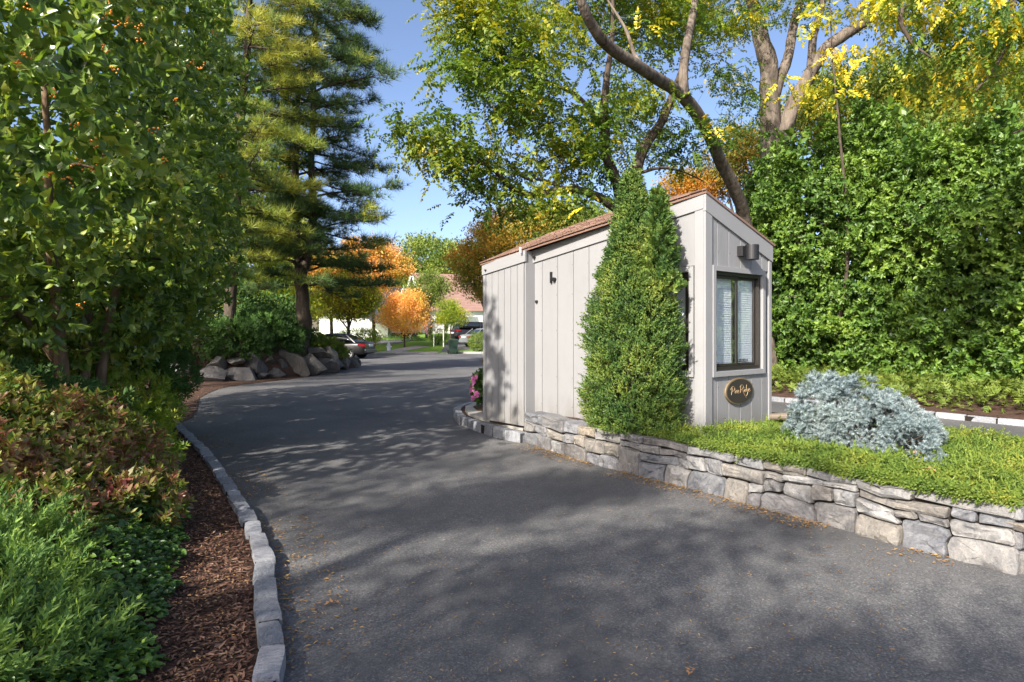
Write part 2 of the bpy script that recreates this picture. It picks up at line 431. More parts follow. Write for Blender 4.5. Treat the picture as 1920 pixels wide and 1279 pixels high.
M['locust_leaf'] = L('locust_leaf', [(.028, .068, .018), (.052, .105, .022), (.095, .155, .024), (.17, .20, .024), (.28, .26, .022)], .45, .3, .38, .45, .7)
M['yellow_leaf'] = L('yellow_autumn_leaf', [(.10, .16, .02), (.22, .25, .025), (.42, .35, .03), (.52, .38, .03)], .45, .3, .35, .8, .55)
M['orange_leaf'] = L('orange_maple_leaf', [(.32, .29, .07), (.46, .32, .09), (.52, .28, .11), (.54, .24, .12)], .5, .3, .35, .55, .6)
M['rust_leaf'] = L('rust_green_leaf', [(.07, .11, .02), (.16, .15, .025), (.28, .17, .03), (.36, .14, .03)], .5, .3, .35, .35, .6)
M['olive_leaf'] = L('olive_tree_leaf', [(.05, .10, .02), (.10, .14, .025), (.18, .17, .03), (.24, .16, .035)], .5, .3, .35, .35, .6)
M['lime_leaf'] = L('yellow_green_tree_leaf', [(.08, .15, .02), (.15, .22, .025), (.28, .30, .03), (.40, .34, .03)], .5, .3, .4, .35, .6)
M['green_leaf'] = L('mid_green_tree_leaf', [(.04, .08, .018), (.07, .12, .025), (.12, .165, .032), (.18, .20, .04)], .5, .3, .3, .35, .6)
M['bark_locust'] = barkmat('grey_brown_ridged_bark', (.04, .032, .026), (.19, .155, .125), 9, 1.0)
M['bark_dark'] = barkmat('dark_bark', (.03, .024, .018), (.10, .078, .06), 10, .9)
M['bark_tan'] = barkmat('tan_bark', (.10, .065, .04), (.22, .15, .10), 14, .7)
M['twig'] = plain('twig_bark', (.075, .055, .04), .9, .1, vary=.35, nscale=8)
M['berry'] = plain('orange_berry', (.62, .22, .02), .3, .5)
M['petal_pink'] = leafmat('pink_petal', [(.55, .12, .35), (.60, .20, .55), (.45, .08, .50)], .5, .3, .35)
M['litter'] = leafmat('fallen_leaf', [(.10, .05, .025), (.22, .12, .05), (.34, .20, .09), (.30, .14, .06)], .7, .2, .15, 3, gain=(1, 1, 1))
M['litter_pale'] = leafmat('fallen_leaflet', [(.26, .16, .06), (.40, .28, .12), (.24, .14, .05)], .7, .2, .1, 3, gain=(1.05, 1, 1))
M['chip'] = leafmat('bark_chip', [(.030, .018, .014), (.058, .034, .025), (.10, .062, .046), (.17, .115, .085)], .9, .1, 0, 6, .3, gain=(1.7, 1.55, 1.5))
M['dry_leaf'] = leafmat('dry_brown_leaf', [(.22, .12, .06), (.34, .20, .11)], .7, .2, .1, 6)

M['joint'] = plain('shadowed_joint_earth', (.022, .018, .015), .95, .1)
# ================================================================== SETTING
from mathutils.bvhtree import BVHTree
from mathutils.geometry import delaunay_2d_cdt
BV = []
def reg(V, F): BV.append(BVHTree.FromPolygons([tuple(map(float, v)) for v in V], [tuple(map(int, f)) for f in F]))
def gz(x, y):
    z = 0.0
    for b_ in BV:
        h = b_.ray_cast(Vector((float(x), float(y), 50)), Vector((0, 0, -1)))
        if h[0] is not None: z = max(z, h[0].z)
    return z
def sm(x, a, b):
    t = np.clip((x - a) / (b - a), 0, 1); return t * t * (3 - 2 * t)

# base ground to the horizon
gV = [(-900, -300, -.08), (900, -300, -.08), (900, 1500, -.08), (-900, 1500, -.08)]
tag(link('ground', mesh_py(gV, [(0, 1, 2, 3)]), M['ground']), kind='structure')
# asphalt road sheet (slightly uneven)
nx, ny = 90, 90
xs = np.linspace(-45, 45, nx); ys = np.linspace(-14, 45.2, ny)
V = [(x, y, .004 * mnoise.noise(Vector((x * .6, y * .6, 0))) + 0.0) for y in ys for x in xs]
F = [(j * nx + i, j * nx + i + 1, (j + 1) * nx + i + 1, (j + 1) * nx + i) for j in range(ny - 1) for i in range(nx - 1)]
tag(link('road', mesh_py(V, F, True), M['asphalt']), kind='structure')

def verge(name, path, dirs, profs, dist, mat, wob=.03):
    path = smooth_path(path, 3); dirs = nrm(smooth_path(dirs, 3)); profs = smooth_path(profs, 3)
    V = []; n = len(dist)
    for p, d, h in zip(path, dirs, profs):
        for k in range(n):
            q = p[:2] + d[:2] * dist[k]; w_ = 0 if k == 0 else wob * mnoise.noise(Vector((q[0] * 1.5, q[1] * 1.5, 3)))
            V.append((q[0], q[1], max(.006, h[k] + w_)))
    F = [(i * n + j, i * n + j + 1, (i + 1) * n + j + 1, (i + 1) * n + j) for i in range(len(path) - 1) for j in range(n - 1)]
    me = mesh_py(V, F, True); bm = bmesh.new(); bm.from_mesh(me); bmesh.ops.recalc_face_normals(bm, faces=bm.faces)
    if sum(f.normal.z for f in bm.faces) < 0: bmesh.ops.reverse_faces(bm, faces=bm.faces)
    bm.to_mesh(me); bm.free()
    reg(V, F); return tag(link(name, me, mat), kind='structure')

D_ = [0, .12, .35, .7, 1.2, 2.0, 3.2, 6, 14, 40]
pA = [.03, .05, .07, .14, .28, .48, .70, .95, 1.1, 1.1]
pB = [.01, .30, .62, .85, 1.0, 1.15, 1.3, 1.5, 1.6, 1.6]
pE = [.01, .18, .36, .50, .60, .70, .78, .85, .9, .9]
pM = [.01, .02, .03, .04, .05, .08, .14, .9, 1.2, 1.3]
KL = [(-.85, -6), (-.88, -2), (-.93, 1.0), (-1.0, 2.0), (-1.13, 2.96), (-1.41, 3.68), (-1.77, 4.54), (-2.16, 5.28), (-2.75, 6.3), (-3.46, 7.5), (-4.31, 8.87), (-4.9, 9.76), (-5.82, 11.15)]
KB = [(-8.0, 14.2), (-8.9, 17.0), (-8.9, 20.25), (-8.6, 21.2), (-7.8, 22.0), (-7.2, 23.2), (-7.0, 26.5), (-6.75, 28.6), (-8.0, 31), (-11, 33), (-16, 33.5)]
kl_dirs = [(-1, 0)] * 3 + [(-1, -.1), (-.95, -.25), (-.93, -.35), (-.92, -.4), (-.9, -.45), (-.86, -.5), (-.85, -.52), (-.84, -.54), (-.84, -.54), (-.84, -.54)]
kb_dirs = [(-.95, -.3), (-1, -.05), (-1, .02), (-1, .05), (-1, .08), (-1, .1), (-1, .1), (-1, .1), (-1, -.02), (-.95, -.1), (-.9, -.12)]
profs = [pA] * len(KL) + [pM, pM, pM] + [pB] * 3 + [pE] * (len(KB) - 6)
verge('planting_bed_soil', [p + (0,) for p in KL + KB], [p + (0,) for p in kl_dirs + kb_dirs], profs, D_, M['mulch'])
KR = [(13.5, -6), (13.5, 0), (12.8, 4), (10.9, 7.2), (8.6, 10.84), (7.2, 12.9), (5.95, 14.8), (4.1, 17.7), (2.6, 20.5), (2.0, 24), (2.5, 28), (5, 33), (12, 36), (30, 38)]
kr_dirs = [(1, 0), (1, 0), (.95, .3), (.84, .55), (.84, .55), (.84, .55), (.84, .55), (.84, .5), (.95, .3), (1, 0), (1, -.05), (.98, -.1), (.9, -.2), (.8, -.3)]
pC = [.11, .13, .16, .22, .28, .34, .4, .45, .5, .5]
verge('verge_soil', [p + (0,) for p in KR], [p + (0,) for p in kr_dirs], [pC] * len(KR), D_, M['mulch'])

V = [(x, y, .011) for x, y in ((-5.75, 11.1), (-5.85, 11.9), (-6.3, 13.0), (-6.8, 14.1), (-7.4, 15.4), (-7.75, 16.6), (-8.05, 17.9), (-8.0, 19.2), (-7.6, 20.4), (-7.25, 21.6), (-6.9, 23.2), (-7.4, 23.4), (-8.6, 21.3), (-9.0, 19), (-9.0, 17), (-8.2, 14.1), (-6.1, 11.3))]
tag(link('dirt_edge', mesh_py(V, [tuple(range(len(V)))[::1]]), M['mulch']), kind='structure')
# raised island with the stone wall along its road side
WALL = [(.20, 9.33), (.56, 8.56), (.91, 7.93), (1.41, 7.15), (1.83, 6.57), (2.17, 6.02), (2.47, 5.58), (2.92, 4.82), (3.30, 4.27)]
WALL2 = [(3.33, 4.25), (4.3, 4.75), (5.2, 5.4)]
TIP = [(.18, 9.30), (-.18, 9.76), (-.42, 10.2), (-.63, 10.67), (-.86, 11.2), (-.97, 11.8), (-1.0, 12.4), (-.88, 13.0), (-.55, 13.6), (0, 14.1), (.9, 14.3), (1.9, 13.7)]
BACK = [(3.0, 12.5), (4.35, 10.7), (5.2, 9.1), (5.8, 7.5), (5.9, 6.4), (5.5, 5.6)]
def inset(path, k):
    o_ = []
    for i, p in enumerate(path):
        d = np.array(path[min(i + 1, len(path) - 1)]) - np.array(path[max(i - 1, 0)]); d = d / np.linalg.norm(d); o_.append((p[0] - d[1] * k, p[1] + d[0] * k))
    return o_
out = [Vector(p) for p in ([WALL2[2], inset(WALL2, .1)[1], (3.34, 4.42)] + inset(WALL, .1)[::-1][1:-1] + [(.24, 9.36)] + TIP[1:] + BACK)]
out = [Vector((p.x, p.y)) for p in out]
def inpoly(x, y, P):
    c = False
    for i in range(len(P)):
        a, b2 = P[i], P[i - 1]
        if (a[1] > y) != (b2[1] > y) and x < (b2[0] - a[0]) * (y - a[1]) / (b2[1] - a[1]) + a[0]: c = not c
    return c
def seg_d(x, y, P):
    P = np.array(P, float)[:, :2]; A = P[:-1]; B_ = P[1:]; d = B_ - A; q = np.array([x, y])
    t = np.clip(((q - A) * d).sum(1) / (d * d).sum(1), 0, 1); return float(np.min(np.linalg.norm(q - A - d * t[:, None], axis=1)))
def isl_h(x, y):
    along = (x - 2.17) * -.64 + (y - 7.315) * .768          # distance along the booth's road side
    d_back = seg_d(x, y, BACK + [WALL2[2]])
    h = .13 + .28 * sm(d_back, .05, 1.1) * (1 - sm(along, 2.55, 2.85))
    return h
pts = list(out); r2 = np.random.default_rng(3)
for x in np.arange(-1.2, 6.2, .16):
    for y in np.arange(4, 14.6, .16):
        xx, yy = x + r2.random() * .05, y + r2.random() * .05
        if inpoly(xx, yy, out) and seg_d(xx, yy, list(map(tuple, out)) + [tuple(out[0])]) > .07: pts.append(Vector((xx, yy)))
vv, ee, ff, *_ = delaunay_2d_cdt(pts, [(i, (i + 1) % len(out)) for i in range(len(out))], [], 1, 1e-5)
V = [(p.x, p.y, isl_h(p.x, p.y) + .015 * mnoise.noise(Vector((p.x * 4, p.y * 4, 0)))) for p in vv]
reg(V, ff)
# skirt down to the road
nb = len(out); base = len(V)
V2 = V + [(p.x, p.y, -.01) for p in out]
F2 = [tuple(f) for f in ff] + [(i, (i + 1) % nb, base + (i + 1) % nb, base + i) for i in range(nb)]
tag(link('island_bed_soil', mesh_py(V2, F2, False), M['mulch']), kind='structure')
# pale paved apron at the tip of the island
ap = [(.16, 9.45), (-.1, 9.86), (-.33, 10.25), (-.53, 10.72), (-.74, 11.22), (-.85, 11.8), (-.88, 12.3), (-.76, 12.9), (-.4, 13.4), (.2, 13.2), (.6, 12.4), (.5, 10.6)]
mb = MB(); mb.prism([(x, y, .10) for x, y in ap], (0, 0, 0), (0, 0, .075)); tag(mb.build('paved_apron', M['concrete'], bevel=.01), kind='structure')
mb = MB(); mb.prism([(-.6, 11.5, .176), (-.72, 12.1, .176), (-.5, 12.8, .176), (.1, 12.6, .176), (.3, 11.6, .176), (-.2, 11.2, .176)], (0, 0, 0), (0, 0, .02)); tag(mb.build('apron_soil_patch', M['soil']), kind='structure')

# rising lawn across the street
def far_h(y): return .03 + max(0, (min(y, 95) - 45) * .06)
V = []; F = []; yy = [45, 45.2, 48, 52, 58, 66, 80, 95, 400]; xx = list(np.linspace(-120, 120, 40))
for y in yy:
    for x in xx: V.append((x, y, far_h(y) if y > 45.1 else -.02))
n = len(xx); F = [(j * n + i, j * n + i + 1, (j + 1) * n + i + 1, (j + 1) * n + i) for j in range(len(yy) - 1) for i in range(n - 1)]
reg(V, F); tag(link('lawn', mesh_py(V, F), M['lawn']), kind='structure')
def far_sheet(name, poly, dz, mat, k='structure'):
    mb = MB(); mb.prism([(x, y, far_h(y) + dz - .05) for x, y in poly], (0, 0, 0), (0, 0, .05)); return tag(mb.build(name, mat), kind=k)
far_sheet('driveway', [(-5.0, 45.25), (-3.75, 45.25), (-3.9, 47.2), (1.5, 47.9), (1.5, 58), (-5.6, 58)], .02, M['asphalt'])
far_sheet('path', [(-9.6, 45.25), (-8.2, 45.25), (-6.4, 50.5), (-7.6, 51)], .026, M['concrete'])
far_sheet('far_driveway', [(-20, 52.5), (-9.5, 52.5), (-8.3, 57.5), (-20, 57.5)], .03, M['asphalt'])
for nm, x0, x1 in (('far_kerb', -16.0, -9.7), ('far_kerb', -8.1, -5.1), ('far_kerb', -3.65, 12)):
    k0 = thing('street_kerb', {-16.0: 'pale low kerb in front of the far lawn by the white hydrant', -8.1: 'pale low kerb at the foot of the lawn beside the green bin', -3.65: 'pale low kerb below the grass strip near the grey sedan'}[x0], 'kerb', (x0, 45.1, 0))
    nseg = max(2, int((x1 - x0) / 1.5))
    for i in range(nseg):
        a = x0 + (x1 - x0) * i / nseg; w_ = (x1 - x0) / nseg - .02
        MB().box((a, 45.0, -.02), (w_, 0, 0), (0, .2, 0), (0, 0, .16)).build('kerb_stone', M['concrete'], k0, bevel=.015)

# ------------------------------------------------------------------ rough block / rock makers
def rough_box(sx, sy, sz, seed, amp=.008, rnd=.018, cuts=3):
    bm = bmesh.new(); bmesh.ops.create_cube(bm, size=1)
    bmesh.ops.subdivide_edges(bm, edges=bm.edges, cuts=cuts, use_grid_fill=True)
    r = np.random.default_rng(seed); sk = (r.random(8) - .5) * .05
    for v in bm.verts:
        c = v.co; q = Vector((c.x * sx, c.y * sy, c.z * sz))
        e = [abs(abs(a) - .5) < 1e-3 for a in c]
        if sum(e) >= 2:
            for i in range(3):
                if e[i]: q[i] -= math.copysign(rnd * (1.3 if sum(e) == 3 else .7), q[i])
        q.x += sk[0] * sy * (q.y / sy) * 1.2 + sk[1] * .1 * sx; q.y += sk[2] * sx * (q.x / sx) * .6
        nn_ = mnoise.noise_vector(q * 9 + Vector((seed * 1.7, 0, seed))); v.co = q + nn_ * amp
    me = bpy.data.meshes.new('block'); bm.to_mesh(me); bm.free(); me.shade_smooth()
    return me
def sharpen(me, ang=40):
    bm = bmesh.new(); bm.from_mesh(me)
    for e in bm.edges:
        e.smooth = e.calc_face_angle(0) < math.radians(ang) if len(e.link_faces) == 2 else False
    bm.to_mesh(me); bm.free(); return me
def walk(path, steps):
    P = np.array(path, float)[:, :2]; L_ = np.r_[0, np.cumsum(np.linalg.norm(np.diff(P, axis=0), axis=1))]
    def at(s):
        s = min(max(s, 0), L_[-1] - 1e-6); i = int(np.searchsorted(L_, s, 'right') - 1); t = (s - L_[i]) / (L_[i + 1] - L_[i])
        d = (P[i + 1] - P[i]); return P[i] * (1 - t) + P[i + 1] * t, d / np.linalg.norm(d)
    return at, L_[-1]
def kerb(root, path, lens, wid, hgt, base, mat, seed, off=0, name='kerb_block', amp=.006, gap=.026):
    path = smooth_path([(p[0], p[1], 0) for p in path], 5); at, Lt = walk(path, 1); r = np.random.default_rng(seed); s = 0
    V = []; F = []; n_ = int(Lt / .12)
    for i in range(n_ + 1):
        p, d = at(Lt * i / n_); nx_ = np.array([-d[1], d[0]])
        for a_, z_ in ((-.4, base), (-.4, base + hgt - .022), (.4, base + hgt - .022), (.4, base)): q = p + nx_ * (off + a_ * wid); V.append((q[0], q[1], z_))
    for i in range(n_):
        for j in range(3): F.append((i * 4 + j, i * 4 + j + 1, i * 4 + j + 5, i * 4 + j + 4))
    link('shaded_joint_dirt', mesh_py(V, F), M['joint'], root)  # dirt between the blocks, coloured extra dark to carry the joints' shade
    while s < Lt - .08:
        l = lens[0] + (lens[1] - lens[0]) * r.random(); l = min(l, Lt - s)
        p, d = at(s + l / 2); nx_ = np.array([-d[1], d[0]])
        me = sharpen(rough_box(wid * (.9 + .2 * r.random()), l - gap, hgt * (1 + .22 * (r.random() - .5)), int(r.integers(1e6)), amp, min(wid, .2) * .045), 13)
        a = math.atan2(d[1], d[0]) - math.pi / 2 + (r.random() - .5) * .12
        T = Matrix.Translation((p[0] + nx_[0] * off + (r.random() - .5) * .012, p[1] + nx_[1] * off, base + hgt / 2)) @ Matrix.Rotation(a, 4, 'Z') @ Matrix.Rotation((r.random() - .5) * .07, 4, 'Y')
        me.transform(T); link(name, me, mat, root); s += l
kr = thing('block_kerb', 'curved grey granite block kerb edging the mulch bed on the left', 'kerb', (-1.7, 4.5, 0))
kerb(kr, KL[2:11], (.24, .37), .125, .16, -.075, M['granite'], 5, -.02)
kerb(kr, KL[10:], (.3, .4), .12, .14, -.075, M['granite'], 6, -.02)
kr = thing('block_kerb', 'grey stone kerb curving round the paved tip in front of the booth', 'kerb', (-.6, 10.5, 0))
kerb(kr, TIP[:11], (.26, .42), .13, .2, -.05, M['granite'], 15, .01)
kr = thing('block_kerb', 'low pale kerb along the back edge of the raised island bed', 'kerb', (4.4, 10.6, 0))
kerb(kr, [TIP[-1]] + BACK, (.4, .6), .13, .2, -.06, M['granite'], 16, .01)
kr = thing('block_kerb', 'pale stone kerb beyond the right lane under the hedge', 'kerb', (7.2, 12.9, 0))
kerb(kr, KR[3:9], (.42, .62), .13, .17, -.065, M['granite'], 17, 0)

# ------------------------------------------------------------------ dry stone retaining wall
PAT = [
 [(0, .42, 0, .42), (.42, 1, 0, .36), (0, .3, .42, .74), (.3, .72, .42, .70), (.72, 1, .36, .72), (0, .52, .74, 1), (.52, 1, .72, 1)],
 [(0, .34, 0, .66), (.34, .7, 0, .40), (.7, 1, 0, .44), (.34, .86, .40, .66), (.86, 1, .44, .66), (0, .18, .66, .82), (.18, .62, .66, .84), (.62, 1, .66, .80), (0, .4, .83, 1), (.4, 1, .82, 1)],
 [(0, .5, 0, .46), (.5, .82, 0, .46), (.82, 1, 0, .30), (.82, 1, .30, .50), (0, .24, .46, .80), (.24, .48, .46, .80), (.48, 1, .48, .76), (0, .66, .80, 1), (.66, 1, .76, 1)],
 [(0, .3, 0, .36), (.3, .64, 0, .50), (.64, 1, 0, .40), (0, .3, .36, .64), (.3, .46, .50, .64), (.46, .64, .50, .64), (.64, 1, .40, .68), (0, .64, .64, .80), (.64, .8, .68, .86), (.8, 1, .68, .84), (0, .44, .80, 1), (.44, 1, .82, 1)],
 [(0, .6, 0, .34), (.6, 1, 0, .42), (0, .26, .34, .62), (.26, .6, .34, .66), (.6, .8, .42, .70), (.8, 1, .42, .70), (0, .26, .62, .78), (.26, .7, .66, .82), (.7, 1, .70, .84), (0, .5, .80, 1), (.5, 1, .83, 1)],
]
PAT_L = [
 [(0, .3, 0, .34), (.3, .55, 0, .30), (.55, 1, 0, .40), (0, .22, .34, .66), (.22, .55, .32, .68), (.55, .78, .40, .72), (.78, 1, .40, .70), (0, .4, .68, 1), (.4, .72, .70, 1), (.72, 1, .71, 1)],
 [(0, .38, 0, .38), (.38, .7, 0, .44), (.7, 1, 0, .36), (0, .3, .38, .70), (.3, .62, .42, .70), (.62, 1, .40, .66), (0, .5, .70, 1), (.5, 1, .68, 1)],
]
def stone_wall(root, path, H, seed, pats_for, thick=.24, seg=(.75, 1.1), amp=.030):
    path = smooth_path([(p[0], p[1], 0) for p in path], 4); at, Lt = walk(path, 1); r = np.random.default_rng(seed)
    s = 0; last = -1; k = 0
    def field(u, v):
        n_ = mnoise.noise_vector(Vector((u * 3.1, v * 5, seed))); n2_ = mnoise.noise_vector(Vector((u * 9, v * 11, seed + 5)))
        ev = 0 if v < .01 else 1
        return u + (n_.x * .055 + n2_.x * .018), v + (n_.y * .035 + n2_.y * .012) * ev
    while s < Lt - .05:
        l = seg[0] + (seg[1] - seg[0]) * r.random()
        if Lt - s - l < .5: l = Lt - s
        pats = pats_for(s / Lt); i = int(r.integers(len(pats)))
        if i == last: i = (i + 1) % len(pats)
        last = i; flip = r.random() < .5
        for (x0, x1, y0, y1) in pats[i]:
            if flip: x0, x1 = 1 - x1, 1 - x0
            g = .007; u0, u1, v0, v1 = s + x0 * l + g, s + x1 * l - g, y0 * H + g * .8, y1 * H - g * .8
            if y0 == 0: v0 = -.04
            w_, h_ = u1 - u0, v1 - v0; rc = min(w_, h_) * (.10 + .14 * r.random())
            # rounded outline, 20 points
            ol = []
            for (cx, cy, a0) in ((u1 - rc, v1 - rc, 0), (u0 + rc, v1 - rc, 90), (u0 + rc, v0 + rc, 180), (u1 - rc, v0 + rc, 270)):
                for t in (5, 45, 85):
                    a = math.radians(a0 + t); ol.append((cx + rc * math.cos(a), cy + rc * math.sin(a)))
                # straight edge midpoints
                nxt = {0: ((u0 + u1) / 2, v1), 90: (u0, (v0 + v1) / 2), 180: ((u0 + u1) / 2, v0), 270: (u1, (v0 + v1) / 2)}[a0]
                ol.append(nxt)
            ol = [field(*q) for q in ol]
            cu = sum(q[0] for q in ol) / len(ol); cv = sum(q[1] for q in ol) / len(ol)
            pr = (r.random() - .35) * .03; tilt = (r.random() - .5) * .12; tl2 = (r.random() - .5) * .25
            rings = [(1.0, -thick), (1.0, -.006), (.975, .008), (.86, .015), (.58, .018), (.28, .020)]
            V = []; n_ = len(ol)
            for sc_, dd in rings:
                for q in ol:
                    uu = cu + (q[0] - cu) * (1 - (1 - sc_) * min(1, .08 / max(w_, .01) * 2.2) if sc_ > .8 else sc_); v_ = cv + (q[1] - cv) * sc_
                    d_ = dd + pr
                    if dd > -.1: d_ += (uu - cu) * tilt + (v_ - cv) * tl2 + (mnoise.noise(Vector((uu * 11, v_ * 13, seed + k))) * amp + mnoise.noise(Vector((uu * 30, v_ * 30, k))) * amp * .5 if sc_ < .95 else 0)
                    p, d = at(uu); ext = uu - min(max(uu, 0), Lt); p = p + d * ext; no = np.array([d[1], -d[0]]) * WN
                    V.append((p[0] + no[0] * d_, p[1] + no[1] * d_, v_ + (mnoise.noise(Vector((uu * 8, d_ * 8, k))) * .006 if y1 > .95 and v_ > cv else 0)))
            p, d = at(cu); no = np.array([d[1], -d[0]]) * WN; d_ = .021 + pr
            V.append((p[0] + no[0] * d_, p[1] + no[1] * d_, cv)); V.append((p[0] - no[0] * thick, p[1] - no[1] * thick, cv))
            F = []
            for a in range(len(rings) - 1):
                for j in range(n_): F.append((a * n_ + j, a * n_ + (j + 1) % n_, (a + 1) * n_ + (j + 1) % n_, (a + 1) * n_ + j))
            b0 = (len(rings) - 1) * n_
            for j in range(n_): F.append((b0 + j, b0 + (j + 1) % n_, len(V) - 2)); F.append(((j + 1) % n_, j, len(V) - 1))
            me = mesh_py(V, F); bm = bmesh.new(); bm.from_mesh(me); bmesh.ops.recalc_face_normals(bm, faces=bm.faces); bm.to_mesh(me); bm.free()
            me.shade_smooth(); sharpen(me, 22); link('stone', me, M['wall_stone'], root); k += 1
        s += l
WN = 1.0
sw = thing('stone_wall', 'low dry stone retaining wall of grey and tan stones holding the raised bed', 'stone wall', (1.8, 6.6, 0))
stone_wall(sw, WALL, .44, 4, lambda t: PAT_L if t < .33 else PAT)
stone_wall(sw, WALL2, .44, 9, lambda t: PAT)
# dark earth core behind the joints
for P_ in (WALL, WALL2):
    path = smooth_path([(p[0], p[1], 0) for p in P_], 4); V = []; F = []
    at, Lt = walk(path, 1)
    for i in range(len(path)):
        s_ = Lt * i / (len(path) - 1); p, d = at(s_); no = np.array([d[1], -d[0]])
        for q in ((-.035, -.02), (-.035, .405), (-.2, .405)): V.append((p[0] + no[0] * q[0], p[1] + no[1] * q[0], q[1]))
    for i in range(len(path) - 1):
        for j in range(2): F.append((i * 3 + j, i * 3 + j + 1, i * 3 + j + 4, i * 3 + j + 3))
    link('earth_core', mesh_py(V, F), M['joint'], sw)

# ------------------------------------------------------------------ boulders along the left bank
def rock(sx, sy, sz, seed, cuts=13, sub=3):
    bm = bmesh.new(); bmesh.ops.create_icosphere(bm, subdivisions=sub, radius=1); r = np.random.default_rng(seed)
    pl = nrm(r.normal(size=(cuts, 3))); dd = .38 + .36 * r.random(cuts)
    V = np.array([v.co[:] for v in bm.verts])
    for n_, d_ in zip(pl, dd):
        h = V @ n_ - d_; V = V - np.maximum(h, 0)[:, None] * n_
    for i, v in enumerate(bm.verts):
        q = Vector(V[i] * (sx, sy, sz)); v.co = q + mnoise.noise_vector(q * 5 + Vector((seed, 0, 0))) * .02
    me = bpy.data.meshes.new('rock'); bm.to_mesh(me); bm.free(); me.shade_smooth(); return sharpen(me, 24)
bw = thing('boulder_wall', 'row of big rough boulders holding the planted bank below the pine', 'boulder wall', (-7.5, 23, 0))
BO = [  # px left, px right, px top, px bottom, depth, tilt
 (325, 368, 674, 716, 20.6, .05), (370, 422, 690, 717, 20.2, .05), (388, 420, 670, 695, 20.6, -.3), (422, 452, 668, 688, 20.9, .1), (428, 482, 688, 714, 20.8, .12),
 (448, 496, 668, 706, 21.4, .55), (490, 528, 690, 712, 21.8, .2), (496, 512, 664, 692, 22, .4), (526, 584, 662, 710, 22.6, .45), (510, 540, 674, 700, 22.3, -.2), (560, 606, 664, 704, 23.2, .5), (586, 625, 668, 702, 24.2, .5),
 (604, 634, 652, 690, 24.8, .4), (624, 642, 674, 697, 25.6, .2), (638, 655, 668, 696, 26.6, .2), (652, 670, 668, 692, 28, .1), (585, 612, 650, 672, 24.4, .3), (663, 677, 672, 690, 29, .0), (478, 500, 700, 713, 21.4, 0)]
for i, (a, b_, t, bt, Y, tl) in enumerate(BO):
    c = W((a + b_) / 2, (t + bt) / 2, Y); w_ = (b_ - a) / FPX * Y; h_ = (bt - t) / FPX * Y
    me = rock(w_ * .86, .36, h_ * .66, 40 + i)
    me.transform(Matrix.Translation(c + np.array([0, .08, 0])) @ Matrix.Rotation(tl, 4, 'Y')); link('boulder', me, M['boulder'], bw)
for (x, y, z, s_, lab) in ((5.35, 10.15, .10, .3, 'rounded tan rock lying behind the blue spruce near the booth'), (5.0, 8.6, .30, .2, None)):
    if lab: me = rock(s_ * 1.6, s_, s_ * .9, 91); o = link('rock', me, M['boulder'], None, (4.55, 9.55, .2)); tag(o, lab, 'rock')
# ================================================================== BOOTH
O2 = np.array([2.17, 7.315]); eL = np.array([-.6402, .7682]); eR = np.array([.7682, .6402]); nL = -eR; nR = -eL
def Lp(u, z, d=0): q = O2 + eL * u + nL * d; return Vector((q[0], q[1], z))
def Rp(v, z, d=0): q = O2 + eR * v + nR * d; return Vector((q[0], q[1], z))
zt = lambda u: 3.155 - .135 * u
zr = lambda v: 3.155 - .343 * v
LEN, DEP, PR, UC = 3.86, 1.4, .172, 2.88
bz = .33
booth = thing('gate_booth', 'small grey board sided gatehouse booth with a slanted shingle roof', 'booth', (2.17, 7.315, .33))
def panel(name, P, poly, d0, d1, mat, parent=booth, bevel=0, **k):
    """polygon (s,z) on a face given by P, between depths d0 and d1"""
    A = [P(s, z, d0) for s, z in poly]; off = P(0, 0, d1) - P(0, 0, d0)
    return MB().prism(A, (0, 0, 0), off).build(name, mat, parent, bevel=bevel, **k)
def framed(name, P, s0, s1, zb, ztop, hole, d0, d1, mat):
    a, b_, c, d = hole; mb = MB()
    for poly in ([(s0, zb), (a, zb), (a, ztop(a)), (s0, ztop(s0))], [(b_, zb), (s1, zb), (s1, ztop(s1)), (b_, ztop(b_))], [(a, zb), (b_, zb), (b_, c), (a, c)], [(a, d), (b_, d), (b_, ztop(b_)), (a, ztop(a))]):
        mb.prism([P(s, z, d0) for s, z in poly], (0, 0, 0), P(0, 0, d1) - P(0, 0, d0))
    return mb.build(name, mat, booth)
WL = (.19, 1.1, 1.14, 2.27); WR = (.165, 1.165, 1.14, 2.28)
framed('wall', Lp, 0, UC + .1, bz, zt, WL, -.09, 0, M['siding'])
framed('wall', Rp, .09, DEP, bz, zr, WR, -.09, 0, M['siding'])
# hidden rear walls, closet shell, floor
panel('wall', lambda s, z, d=0: Lp(s, z, d - DEP), [(0, bz), (LEN, bz), (LEN, 2.62), (0, 2.66)], 0, .08, M['siding'])
panel('wall', Lp, [(UC, .215), (LEN, .215), (LEN, zt(LEN) - .01), (UC, zt(UC) - .01)], PR - .1, PR, M['siding'])
panel('wall', lambda s, z, d=0: Vector((*(O2 + eL * (LEN + d) + eR * s), z)), [(-PR + .1, .215), (DEP, .215), (DEP, 2.55), (-PR + .1, 2.62)], -.08, 0, M['siding'])
panel('wall', lambda s, z, d=0: Vector((*(O2 + eL * (UC + d) + eR * s), z)), [(-PR, .24), (0.08, .24), (0.08, zt(UC) - .02), (-PR, zt(UC) - .02)], -.012, .05, M['trim'])
MB().box(Lp(.1, bz - .15, -.1), Vector((*(eL * (LEN - .2)), 0)), Vector((*(eR * 1.2), 0)), (0, 0, .1)).build('floor', M['dark_inside'], booth)
mb = MB(); mb.box(Lp(UC + .02, .17, PR - .06), Vector((*(eL * .9), 0)), Vector((*(eR * .5), 0)), (0, 0, .04)); mb.build('sill_beam', M['twig'], booth)
